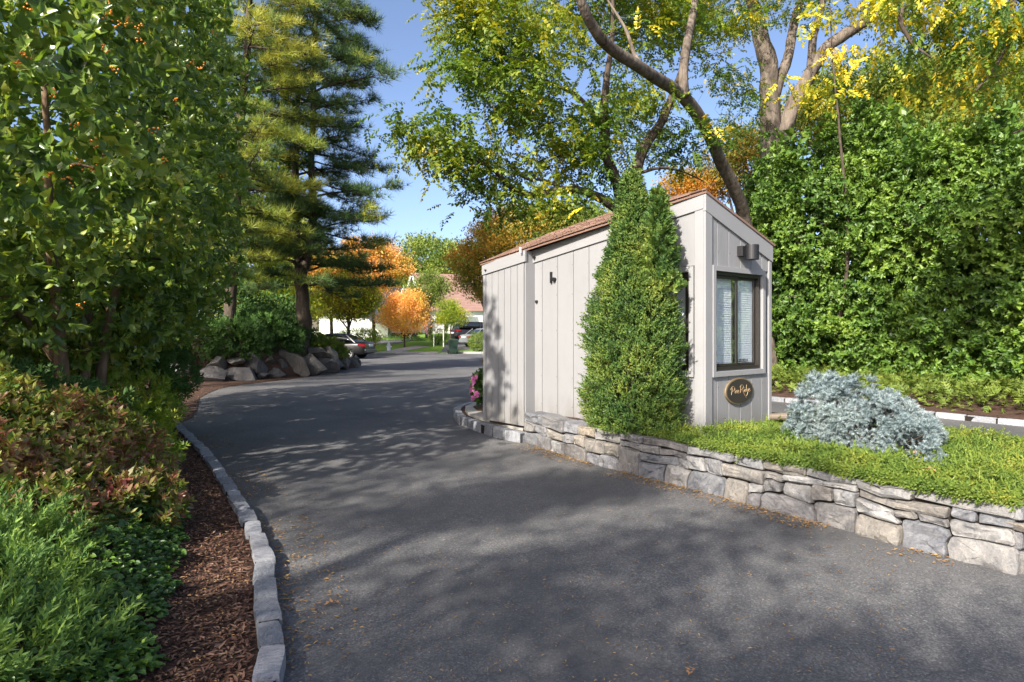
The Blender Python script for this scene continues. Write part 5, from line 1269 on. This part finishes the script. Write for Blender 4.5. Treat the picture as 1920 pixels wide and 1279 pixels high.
# ---------------------------------------------------------------- honey locusts
def locust(name, label, base, limbs, lobes, nfr, size, mats, group=None, ntwig=200, bark='bark_locust', T=T_frond, cat='tree', droop=.18, per=9, sig=.3):
    t = thing(name, label, cat, base, 0, group); nodes = []; rads = []
    for i, (pts, rad) in enumerate(limbs):
        q, r_ = trunk_part('trunk' if i == 0 else 'limb', pts, rad, M[bark], t, 10 if rad[0] > .1 else 7, .16); nodes += list(q[(len(q) // 2 if i == 0 else 1):]); rads += list(r_[(len(q) // 2 if i == 0 else 1):])
    C, _ = lobe_pts(lobes, ntwig, .25, 1.0); segs = grow(nodes, rads, C, thin=.0065); link('twigs', twig_mesh(segs), M['twig'], t, kind='stuff')
    ends = np.array([s[1] for s in segs if s[3] < .009]); k = int(nfr / per); c = ends[R.choice(len(ends), k)]
    P = np.repeat(c, per, 0) + R.normal(size=(k * per, 3)) * np.array([sig, sig, sig * .55]); D = nrm(np.c_[R.normal(size=(k * per, 2)), np.full(k * per, -droop) + .35 * R.normal(size=k * per)])
    mi = np.repeat(R.choice(len(mats), k, p=[m_[1] for m_ in mats]), per)
    for j, m_ in enumerate(mats):
        s = mi == j
        if s.any(): foliage('crown', T, P[s], D[s], size, M[m_[0]], t, hint=nrm(np.array([[0, 0, 1]] * s.sum()) + rdir(s.sum()) * .6))
    return t
w_ = W
tc = [([w_(1182, 820, 12.9), w_(1178, 700, 12.9), w_(1174, 560, 12.9), w_(1168, 460, 12.9), w_(1165, 392, 12.9)], [.23, .20, .17, .155, .15]),
      ([w_(1168, 410, 12.9), w_(1158, 350, 12.9), w_(1140, 295, 12.7), w_(1133, 250, 12.6), w_(1132, 200, 12.5), w_(1140, 140, 12.4), w_(1148, 60, 12.4), w_(1150, -60, 12.5)], [.13, .115, .105, .095, .08, .06, .045, .02]),
      ([w_(1168, 400, 12.9), w_(1125, 372, 12.6), w_(1085, 357, 12.4), w_(1040, 358, 12.2), w_(990, 366, 12.0), w_(955, 348, 11.8), w_(925, 318, 11.6), w_(890, 300, 11.4), w_(845, 282, 11.2)], [.10, .09, .08, .075, .065, .05, .035, .028, .015]),
      ([w_(1133, 262, 12.6), w_(1112, 215, 12.5), w_(1080, 178, 12.3), w_(1040, 160, 12.1), w_(1000, 138, 11.9), w_(955, 108, 11.7), w_(900, 95, 11.5)], [.06, .05, .042, .036, .03, .022, .012]),
      ([w_(1170, 405, 12.9), w_(1195, 330, 13.1), w_(1212, 270, 13.2), w_(1240, 225, 13.3), w_(1262, 180, 13.4), w_(1285, 110, 13.6), w_(1300, 20, 13.8)], [.12, .115, .105, .09, .075, .05, .03]),
      ([w_(1145, 310, 12.8), w_(1105, 280, 12.4), w_(1070, 285, 12.2), w_(1030, 300, 11.9)], [.035, .03, .022, .012]),
      ([w_(1060, 357, 12.3), w_(1020, 338, 12.0), w_(985, 335, 11.8), w_(950, 300, 11.5)], [.035, .028, .022, .012]),
      ([w_(1200, 325, 13.1), w_(1240, 315, 13.4), w_(1280, 322, 13.8), w_(1320, 340, 14.2)], [.035, .03, .02, .012])]
lb = []
for (px, py, Y, r_, rz_) in ((900, 120, 11.5, 1.2, .9), (840, 250, 11.3, .95, .7), (960, 60, 12, 1.4, 1.0), (1040, 200, 12, 1.3, 1.0), (930, 290, 11.6, 1.1, .55), (1000, 380, 11.8, .8, .22), (900, 350, 11.4, .7, .35), (1110, 60, 13.4, 1.2, .9), (1090, 300, 12.3, 1.0, .6), (1190, 210, 13.6, 1.1, .9), (1060, -60, 13.2, 1.7, 1.1), (1250, 30, 14.6, 1.3, 1.0), (880, 20, 11.8, 1.0, .8), (790, 240, 11.0, .45, .35), (1280, 260, 13.8, .8, .7)):
    c = W(px, py, Y); lb.append((c[0], c[1], c[2], r_, r_ * 1.1, rz_))
locust('honey_locust', 'spreading honey locust with a crooked dark limb reaching left over the booth roof', (2.3, 12.9, .3), tc, lb, 5000, .31, [('locust_leaf', .95), ('yellow_leaf', .05)], ntwig=330, bark='bark_dark', group='honey locusts behind the booth')
ta = [([w_(1470, 850, 17.3), w_(1450, 720, 17.2), w_(1425, 560, 16.8), w_(1402, 430, 16.2), w_(1385, 370, 15.6), w_(1345, 290, 14.6), w_(1306, 212, 13.5), w_(1272, 172, 12.7), w_(1215, 135, 11.6), w_(1150, 92, 10.8), w_(1108, 45, 10.3), w_(1085, -10, 10.0), w_(1062, -90, 9.8)], [.24, .21, .185, .165, .152, .14, .13, .12, .108, .096, .085, .07, .045]),
      ([w_(1285, 180, 12.75), w_(1284, 120, 13.0), w_(1291, 60, 13.3), w_(1302, 0, 13.6), w_(1312, -100, 14)], [.10, .095, .085, .075, .05]),
      ([w_(1215, 137, 11.6), w_(1190, 100, 11.8), w_(1170, 50, 12.0), w_(1120, -30, 12.2)], [.05, .04, .03, .015])]
lb = []
for (px, py, Y, r_, rz_) in ((1180, 0, 13, 1.3, .9), (1080, -120, 11, 1.6, 1.0), (1330, 50, 14.4, 1.4, 1.0), (1360, 180, 15.5, .8, .7), (1270, -100, 13.5, 1.8, 1.1)):
    c = W(px, py, Y + 1.6); lb.append((c[0], c[1], c[2], r_, r_ * .8, rz_))
locust('honey_locust', 'leaning honey locust whose long ridged trunk slants up left above the booth peak', (7.2, 17.6, .4), ta, lb, 1900, .29, [('locust_leaf', .84), ('yellow_leaf', .16)], ntwig=200, group='honey locusts behind the booth')
tb = [([w_(1455, 800, 19.5), w_(1450, 500, 19.5), w_(1447, 330, 19.5), w_(1446, 230, 19.5), w_(1440, 140, 19.4), w_(1430, 70, 19.2), w_(1415, 20, 19), w_(1392, -60, 18.8)], [.38, .34, .31, .29, .27, .23, .18, .1]),
      ([w_(1450, 285, 19.5), w_(1482, 212, 19.4), w_(1512, 150, 19.2), w_(1545, 95, 19.0), w_(1590, 62, 18.8), w_(1640, 30, 18.5), w_(1700, -10, 18.2), w_(1790, -60, 18)], [.24, .22, .2, .18, .16, .14, .12, .06]),
      ([w_(1448, 190, 19.4), w_(1470, 125, 19.5), w_(1486, 60, 19.6), w_(1500, 0, 19.7), w_(1512, -90, 19.8)], [.17, .15, .13, .12, .06]),
      ([w_(1520, 138, 19.1), w_(1522, 80, 19.0), w_(1540, 20, 18.9), w_(1560, -50, 18.8)], [.12, .11, .09, .06])]
lb = []
for (px, py, Y, r_, rz_) in ((1400, 0, 19, 1.8, 1.4), (1500, -60, 19.5, 2.2, 1.6), (1620, 0, 18.6, 1.8, .9), (1400, 170, 19.2, .9, .9), (1540, 190, 19.5, .8, .6), (1750, -30, 18, 2.0, 1.2), (1340, -120, 18.8, 2.2, 1.3)):
    c = W(px, py, Y); lb.append((c[0], c[1], c[2], r_, r_ * 1.1, rz_))
locust('honey_locust', 'thick upright honey locust with forked limbs rising over the hedge', (7.9, 19.5, .4), tb, lb, 2100, .34, [('locust_leaf', .85), ('yellow_leaf', .15)], ntwig=180, group='honey locusts behind the booth')
ty = [([(13.2, 10.0, .3), (13.1, 9.9, 2.5), (12.6, 9.8, 4.5), (12.0, 9.6, 6.2), (11.0, 9.4, 7.8)], [.24, .21, .19, .16, .10]),
      ([(12.4, 9.75, 5.2), (10.6, 9.4, 6.6), tuple(w_(1990, 10, 9.2)), tuple(w_(1890, -15, 9.0)), tuple(w_(1780, -25, 8.9)), tuple(w_(1690, 20, 8.8)), tuple(w_(1705, 75, 8.8)), tuple(w_(1745, 108, 8.7))], [.10, .085, .07, .055, .045, .035, .024, .012]),
      ([tuple(w_(1900, -12, 9.0)), tuple(w_(1895, 50, 9.0)), tuple(w_(1870, 120, 8.9)), tuple(w_(1830, 170, 8.8))], [.04, .03, .02, .01]),
      ([(12.5, 9.8, 4.8), tuple(w_(2050, 240, 9.4)), tuple(w_(1960, 230, 9.3)), tuple(w_(1900, 250, 9.2))], [.06, .045, .03, .012])]
lb = []
for (px, py, Y, r_, rz_) in ((1850, 30, 9, 1.0, .7), (1770, 20, 8.9, .7, .4), (1900, 170, 9.1, .55, .6), (1830, 120, 9, .7, .5), (1950, -20, 9.2, 1.2, .9), (1700, -40, 9, .8, .5), (1905, 260, 9.1, .3, .3), (1640, 10, 9.2, .5, .3)):
    c = W(px, py, Y); lb.append((c[0], c[1], c[2], r_, r_ * 1.1, rz_))
locust('yellow_locust', 'locust turning yellow whose branches hang in from the upper right corner', (13.2, 10.0, .3), ty, lb, 900, .27, [('yellow_leaf', .42), ('locust_leaf', .58)], ntwig=110, bark='bark_dark', T=T_frond_big, droop=.6, sig=.22)
# yellow sprays hanging in front of the thick locust
yb = thing('yellow_sapling', 'slender sapling with bright yellow hanging leaves before the hedge top', 'tree', (7.7, 15.8, .4))
q, r_ = trunk_part('trunk', [(8.0, 16.4, .3), tuple(w_(1590, 480, 15.6)), tuple(w_(1575, 260, 15.4)), tuple(w_(1562, 120, 15.3)), tuple(w_(1556, 10, 15.3))], [.05, .045, .03, .02, .01], M['bark_dark'], yb, 7)
tg = np.array([w_(a, b2, 15.3) for a, b2 in ((1500, 160), (1545, 22), (1555, 180), (1600, 130), (1575, 100), (1520, 165), (1530, 40), (1598, 95))]); link('twigs', twig_mesh(grow(list(q), list(r_), tg, thin=.006)), M['twig'], yb, kind='stuff')
P = np.repeat(tg, 12, 0) + R.normal(size=(96, 3)) * np.array([.22, .2, .12]); foliage('crown', T_frond_big, P, nrm(np.c_[R.normal(size=(96, 2)) * .8, np.full(96, -.8)]), .36, M['yellow_leaf'], yb)

# ---------------------------------------------------------------- pines
def pine(label, base, stems, z0, z1, rfun, nb, mats, tsize=.30, name='pine_tree', rb=.05, per=1.0, up=.12, side=None):
    t = thing(name, label, 'tree', base); S_ = []
    for i, (pts, rad) in enumerate(stems): q, r_ = trunk_part('trunk' if i == 0 else 'stem', pts, rad, M['bark_dark'], t, 10, .14); S_.append(q)
    PT = []; DT = []; segs = []
    for i in range(nb):
        z = z0 + (z1 - z0) * ((i + R.random()) / nb); cand = [q for q in S_ if q[0, 2] - .1 <= z <= q[-1, 2] + .1] or [S_[0]]; st = cand[R.integers(len(cand))]
        o = np.array([np.interp(z, st[:, 2], st[:, k]) for k in range(3)]); a = i * 2.399 + R.random() * .5; L_ = rfun(z, a) * (.72 + .45 * R.random())
        if L_ < .3: continue
        d = np.array([math.cos(a), math.sin(a), 0]); el = up + .20 * R.normal(); n_ = 9; prev = o; pts = []
        for k in range(1, n_ + 1):
            f = k / n_; q = o + d * L_ * f + np.array([0, 0, L_ * (el * f - .28 * f * f + .14 * f ** 4)]) + R.normal(size=3) * .02 * L_ * .3; pts.append(q); segs.append((prev, q, rb * (1 - .85 * (k - 1) / n_) * min(1, L_ / 2.5), rb * (1 - .85 * f) * min(1, L_ / 2.5))); prev = q
        sidev = np.array([-d[1], d[0], 0])
        for k in range(2, n_):
            for sx in (-1, 1):
                if R.random() > .9: continue
                l2 = L_ * .34 * (1 - .45 * k / n_) * (.6 + .6 * R.random()); e = pts[k] + (sidev * sx * .8 + d * .65) * l2 + np.array([0, 0, .06 * l2 + .04 * R.normal()]); segs.append((pts[k], e, .012, .005))
                m_ = max(3, int(l2 / .07 * per)); ff_ = .2 + .8 * (np.arange(m_) + R.random(m_)) / m_
                for f in ff_: PT.append(pts[k] * (1 - f) + e * f + R.normal(size=3) * np.array([.11, .11, .05])); DT.append(nrm((e - pts[k])) * .8 + rdir(1)[0] * .5 + np.array([0, 0, .5]))
        for f in range(5): PT.append(pts[-1] + R.normal(size=3) * .07); DT.append(d + rdir(1)[0] * .5 + np.array([0, 0, .5]))
    link('branches', twig_mesh(segs, 5), M['bark_dark'], t, kind='stuff'); PT = np.array(PT); DT = nrm(np.array(DT)); cellv = np.array([mnoise.noise(Vector(p * .9)) for p in PT])
    acc = 0
    qs = np.quantile(cellv, np.cumsum([0] + [m_[1] for m_ in mats])); 
    for j, m_ in enumerate(mats):
        s = (cellv >= qs[j]) & (cellv <= qs[j + 1] if j == len(mats) - 1 else cellv < qs[j + 1])
        if s.any(): foliage('crown', T_tuft, PT[s], DT[s], tsize, M[m_[0]], t)
    return t
def prof1(z, a):
    r_ = np.interp(z, [2.2, 3.2, 5, 6.3, 7.5, 9, 11, 13, 15], [1.6, 2.7, 2.8, 2.4, 2.1, 2.2, 2.2, 2.0, 1.2]); return r_ * (1.0 + .12 * math.cos(a - .2)) * (.85 + .3 * (mnoise.noise(Vector((z * .9, a, 2))) + .5))
b0 = W(570, 680, 24.5)
pine('tall dark twin stemmed pine standing on the bank above the boulders', (b0[0], b0[1], .8),
     [([W(570, 700, 24.5), W(569, 620, 24.5), W(567, 560, 24.5), W(564, 500, 24.5), W(556, 450, 24.5), W(553, 350, 24.6), W(556, 240, 24.6), W(562, 120, 24.6)], [.30, .27, .25, .23, .16, .14, .11, .05]),
      ([W(566, 520, 24.5), W(580, 470, 24.4), W(585, 400, 24.4), W(585, 300, 24.4), W(588, 150, 24.3), W(592, 0, 24.3), W(595, -160, 24.3)], [.17, .16, .15, .13, .11, .08, .03])],
     3.2, 16, prof1, 128, [('pine_leaf', .90), ('pine_leaf_gold', .10)], .33, per=1.35)
b0 = W(425, 680, 21.5)
def prof2(z, a): return np.interp(z, [3.4, 6, 9, 12, 14], [1.4, 2.1, 2.2, 1.7, .6]) * (1 + .15 * math.cos(a))
pine('golden green pine rising behind the big shrub left of the dark pine', (b0[0], b0[1], .9), [([W(425, 700, 21.5), W(440, 400, 21.5), W(462, 100, 21.5), W(475, -120, 21.5)], [.2, .17, .12, .05])], 3.4, 14, prof2, 84, [('pine_leaf', .25), ('pine_leaf_gold', .75)], .32, per=1.3)

# ---------------------------------------------------------------- background trees
def lobset(px, py, Y, r_, n, squash=.8, seed=0, fr=.62):
    r = np.random.default_rng(seed); c = W(px, py, Y); L_ = [(c[0], c[1], c[2], r_ * .72, r_ * .72, r_ * .72 * squash)]
    for i in range(n):
        a = i * 2.4 + r.random(); e = r.random() * 1.9 - .75; k = r_ * .62; L_.append((c[0] + math.cos(a) * math.cos(e) * k, c[1] + math.sin(a) * math.cos(e) * k, c[2] + math.sin(e) * k * squash, r_ * fr * (.6 + .3 * r.random()), r_ * fr * .75, r_ * fr * .62 * squash))
    return L_
def bg(label, px, py, Y, r_, mats, base_y, ncl, per, sig, size, squash=.85, seed=0, name='tree', group=None, r0=.16, twigs=40, basepx=None, cat='tree', fork=.4):
    b_ = W(basepx or px, base_y, Y); zg = gz(b_[0], b_[1]); return leafy_tree(name, label, (b_[0], b_[1], zg), 0, lobset(px, py, Y, r_, 10, squash, seed), mats, ncl, per, sig, size, r0=r0, twigs=twigs, cat=cat, group=group, fork=fork)
bg('large round green tree behind the brown roofed house', 818, 500, 84, 6.3, ['green_leaf'], 640, 380, 11, .42, .75, .85, 3, 'round_green_tree', r0=.4)
bg('small orange maple on the far lawn left of the flag', 758, 592, 50, 1.95, ['orange_leaf'], 655, 300, 9, .2, .27, 1.02, 4, 'orange_maple', r0=.07, fork=.25)
bg('orange leaved maple partly hidden by the pine branches', 700, 505, 52, 2.9, ['orange_leaf', 'orange_leaf', 'rust_leaf'], 650, 300, 10, .28, .36, .9, 5, 'orange_maple', r0=.14)
bg('small lime green tree before the white house', 846, 588, 50.5, 1.25, ['lime_leaf'], 655, 150, 8, .16, .23, .85, 6, 'lime_tree', r0=.05, fork=.55)
bg('yellow green tree low behind the pine trunk on the right', 655, 570, 42, 1.9, ['lime_leaf', 'olive_leaf'], 640, 230, 10, .25, .33, .8, 7, 'yellow_green_tree', r0=.12)
bg('yellow green tree between the big shrub and the pine trunk', 500, 560, 36, 2.6, ['lime_leaf'], 640, 300, 10, .3, .36, .8, 8, 'yellow_green_tree', r0=.15)
bg('orange tinted maple seen through the pine lower branches', 620, 520, 46, 2.2, ['orange_leaf', 'lime_leaf'], 640, 230, 10, .26, .34, .8, 9, 'orange_maple', r0=.13)
bg('pale green far tree behind the pine to the left', 540, 470, 60, 4.2, ['lime_leaf', 'green_leaf'], 640, 260, 10, .4, .55, .9, 10, 'pale_green_tree', r0=.25)
bg('tall dim green tree beyond the big shrub', 350, 380, 34, 5.0, ['green_leaf', 'lime_leaf'], 640, 340, 10, .45, .55, 1.1, 11, 'dim_green_tree', r0=.3)
bg('grey green soft tree left of the brown roof', 800, 545, 60, 1.9, ['verge_juniper'], 645, 170, 9, .24, .32, 1.0, 12, 'grey_green_tree', r0=.1)
bg('rust and gold maple left above the booth roof edge', 915, 500, 34, 1.75, ['rust_leaf', 'olive_leaf'], 660, 330, 9, .2, .25, 1.3, 13, 'rust_maple', r0=.13, twigs=90)
bg('gold and green maple above the middle of the booth roof', 990, 450, 32, 2.3, ['rust_leaf', 'olive_leaf'], 690, 380, 9, .24, .27, .85, 14, 'rust_maple', r0=.15, twigs=90)
bg('dark olive tree showing between roof and locust limbs', 1085, 445, 31, 2.1, ['olive_leaf', 'green_leaf'], 690, 330, 9, .24, .27, .8, 15, 'olive_tree', r0=.15, twigs=80)
bg('deep rust red maple behind the slanting locust trunk', 1305, 365, 27, 1.3, ['rust_leaf'], 690, 130, 9, .22, .24, .8, 16, 'rust_maple', r0=.14, twigs=120)
bg('olive gold tree between the two locust trunks', 1400, 300, 26, 1.7, ['olive_leaf', 'rust_leaf', 'green_leaf'], 690, 170, 9, .25, .26, .9, 17, 'olive_tree', r0=.15, twigs=100)
bg('broad olive green tree rising above the hedge', 1640, 235, 24, 3.2, ['olive_leaf', 'green_leaf'], 690, 560, 9, .34, .30, .7, 18, 'olive_tree', r0=.22, twigs=140)
bg('yellow olive tree above the hedge at the right edge', 1830, 210, 22, 2.9, ['olive_leaf', 'lime_leaf', 'green_leaf'], 690, 520, 9, .34, .30, .8, 19, 'olive_tree', r0=.22, twigs=140)
bg('dense green tree filling in behind the hedge', 1740, 330, 21, 2.8, ['green_leaf'], 690, 380, 9, .34, .30, .8, 20, 'green_tree', r0=.2, twigs=60)
bg('far green tree behind the booth and the brown roof', 900, 560, 95, 6.5, ['green_leaf', 'olive_leaf'], 640, 260, 10, .5, .8, .9, 21, 'far_tree', r0=.3, twigs=0)
bg('far green tree behind the orange maples', 690, 560, 92, 6.0, ['green_leaf', 'lime_leaf'], 640, 300, 10, .5, .8, .9, 22, 'far_tree', r0=.3, twigs=0)
bg('far yellow tree beyond the white low house', 570, 560, 88, 6.5, ['lime_leaf', 'olive_leaf'], 640, 260, 10, .5, .8, .9, 23, 'far_tree', r0=.3, twigs=0)
# clipped far shrubs
def clip(name, label, px, py, Y, rx, ry, rz_, mat, n, cat='bush'):
    c = W(px, py, Y); mound(name, label, cat, [(c[0], c[1], c[2], rx, ry, rz_)], n, T_clu[1], .16, M[mat], .2, .85, 1.03, .05, stems=6, twig=.02)
clip('clipped_bush', 'clipped oval green bush beside the flag', 822, 622, 52, .75, .7, .95, 'spirea_leaf', 700)
clip('clipped_hedge', 'bright clipped hedge beside the grey sedan', 897, 642, 46, .65, .6, .62, 'bed_juniper', 700, 'hedge')
clip('low_bush', 'low green bush behind the black car', 690, 632, 46, .9, .7, .6, 'spirea_leaf', 500)
clip('low_bush', 'dark low bush in front of the white low house', 668, 630, 50, 1.6, .8, .55, 'dark_juniper', 700)
clip('low_bush', 'long dark bush row in front of the carport', 745, 640, 56, 2.4, .7, .45, 'dark_juniper', 800)

# ---------------------------------------------------------------- trees whose shade falls on the road
def shade_tree(label, base, lobes, nclump, per=110, sig=(2.3, .55, .22), size=.27):
    t = thing('shade_tree', label, 'tree', base, 0, 'street trees left of and behind the viewpoint'); b_ = np.array(base); top = np.array([base[0], base[1], max(l[2] for l in lobes)])
    P, rr = trunk_part('trunk', [b_, b_ * .6 + top * .4, top], [.24, .19, .06], M['bark_dark'], t, 8)
    nodes = list(P[len(P) // 2:]); rads = list(rr[len(P) // 2:])
    C, _ = lobe_pts(lobes, nclump, .15, 1.0); link('twigs', twig_mesh(grow(nodes, rads, C, thin=.01)), M['twig'], t, kind='stuff')
    n = nclump * per; g = rdir(n) * (R.random(n) ** .4)[:, None] * np.array(sig); ax_ = np.array([.84, .54, 0]); bx_ = np.array([-.54, .84, 0]); Q = np.repeat(C, per, 0) + g[:, :1] * ax_ + g[:, 1:2] * bx_ + g[:, 2:] * np.array([0, 0, 1]); foliage('crown', T_clu[0], Q, nrm(rdir(n) + [0, 0, .4]), size, M['green_leaf'], t)  # leaf clumps stretched along a set axis so their gaps streak the road
shade_tree('leafy street tree standing behind the viewpoint on the left', (-5.6, -2.6, .5), [(-5.6, -2.6, 5.6, 2.4, 2.4, 1.5), (-5.8, -2.4, 7.0, 2.0, 2.0, .9)], 13)
shade_tree('leafy street tree further behind the viewpoint', (-4.2, -6.2, .5), [(-4.2, -6.2, 6.2, 3.2, 2.8, 1.0), (-2.6, -5.0, 5.6, 2.2, 2.0, .8)], 17)
shade_tree('leafy street tree left of the road behind the big shrub', (-13.5, 11.5, 1.2), [(-13.5, 11.5, 7.5, 2.8, 2.8, 2.0)], 12)

# ---------------------------------------------------------------- fallen leaves
P = []; 
def drift(path, n, off0, off1, side=1, ks=.0):
    at, Lt = walk(smooth_path([tuple(p) + (0,) for p in path], 4), 1)
    for i in range(n):
        s = R.random() * Lt
        if mnoise.noise(Vector((s * 1.3, off0 * 3, ks))) < -.12 + .3 * R.random() - .15: continue
        p, d = at(s); o_ = off0 + (off1 - off0) * R.random() ** 2.2; nn = np.array([d[1], -d[0]]) * side; P.append((p[0] + nn[0] * o_, p[1] + nn[1] * o_))
drift(KL[2:12], 2200, .06, .5, 1, 1); drift([(-5.85, 11.9), (-6.8, 14.1), (-7.75, 16.6), (-8.0, 19.2), (-7.25, 21.6)], 1500, -.5, .8, 1, 6); drift(WALL, 2100, .03, .32, 1, 2); drift(TIP[:8], 500, .07, .4, 1, 3); drift(KB[:8], 900, .0, 1.2, 1, 4)
n1 = len(P)
while len(P) < n1 + 3600:
    y = 2.3 + 14 * R.random() ** 1.3; x = (-.55 + 1.35 * R.random()) * y * .75
    if x > 0 and inpoly(x, y, [tuple(p) for p in out]): continue
    if x < np.interp(y, [p[1] for p in KL], [p[0] for p in KL]) + .1: continue
    P.append((x, y))
P = [(x, y, .012) for x, y in P]
at, Lt = walk(smooth_path([p + (0,) for p in KL[2:10]], 4), 1)
for i in range(1300):
    s = R.random() * Lt; p, d = at(s); o_ = .1 + .6 * R.random(); x, y = p[0] - d[1] * o_, p[1] + d[0] * o_; P.append((x, y, gz(x, y) + .022))
P = np.array(P); n = len(P); H = nrm(np.array([[0, 0, 1]] * n) + rdir(n) * .25); D = np.c_[R.normal(size=(n, 2)), R.normal(size=n) * .05]
sz = np.where(np.arange(n) < n1, .020 + .022 * R.random(n), .013 + .015 * R.random(n)); k = R.random(n) < .45
for m_, s in (('litter', k), ('litter_pale', ~k)):
    V, F = scatter(leafT(.30, .05, .12), P[s], D[s], H[s], sz[s]); tag(link('fallen_leaflets', mesh_np(V, F), M[m_]), kind='stuff')
def oak_leaf(label, x, y, z, size, rz, mat):
    pr = [(0, 0), (.05, .12), (.20, .18), (.10, .26), (.30, .40), (.13, .46), (.34, .62), (.14, .66), (.20, .84), (.06, .86), (0, 1.0)]
    poly = pr + [(-a * .9, b_ * .97) for a, b_ in pr[::-1][1:-1]]; V = [(a * size, b_ * size, abs(a) * size * .45 + math.sin(b_ * 3) * size * .1) for a, b_ in poly] + [(0, size * t, size * math.sin(t * 3) * .1) for t in (.25, .5, .75)]
    m = len(poly); F = [(i, i + 1, m + min(2, int((i / 10) * 3))) for i in range(10)] + [(i, (i + 1) % m, m + min(2, int(((m - i) / 10) * 3) if m - i > 0 else 0)) for i in range(10, m)]
    me = mesh_py(V, F); me.transform(Matrix.Translation((x, y, z)) @ Matrix.Rotation(rz, 4, 'Z')); tag(link('fallen_oak_leaf', me, mat), label, 'leaf')
g_ = lambda px, py, z=0: W(px, py, FPX * (EYE - z) / (py - 620))
for (px, py, z, s, rz, mt, lab) in ((640, 1131, .012, .10, 1.9, 'dry_leaf', 'brown oak leaf lying near the middle of the shaded road'), (540, 1088, .012, .09, .6, 'litter_pale', 'pale curled oak leaf lying near the granite kerb'), (1300, 1252, .012, .08, 2.6, 'dry_leaf', 'small brown oak leaf at the bottom of the road'),
                                  (1757, 885, .60, .11, .5, 'litter', 'tan dry leaf resting on the juniper right of the blue spruce'), (1730, 850, .60, .08, 1.5, 'dry_leaf', 'reddish brown leaf at the foot of the blue spruce')):
    c = g_(px, py, z); oak_leaf(lab, c[0], c[1], z, s, rz, M[mt])
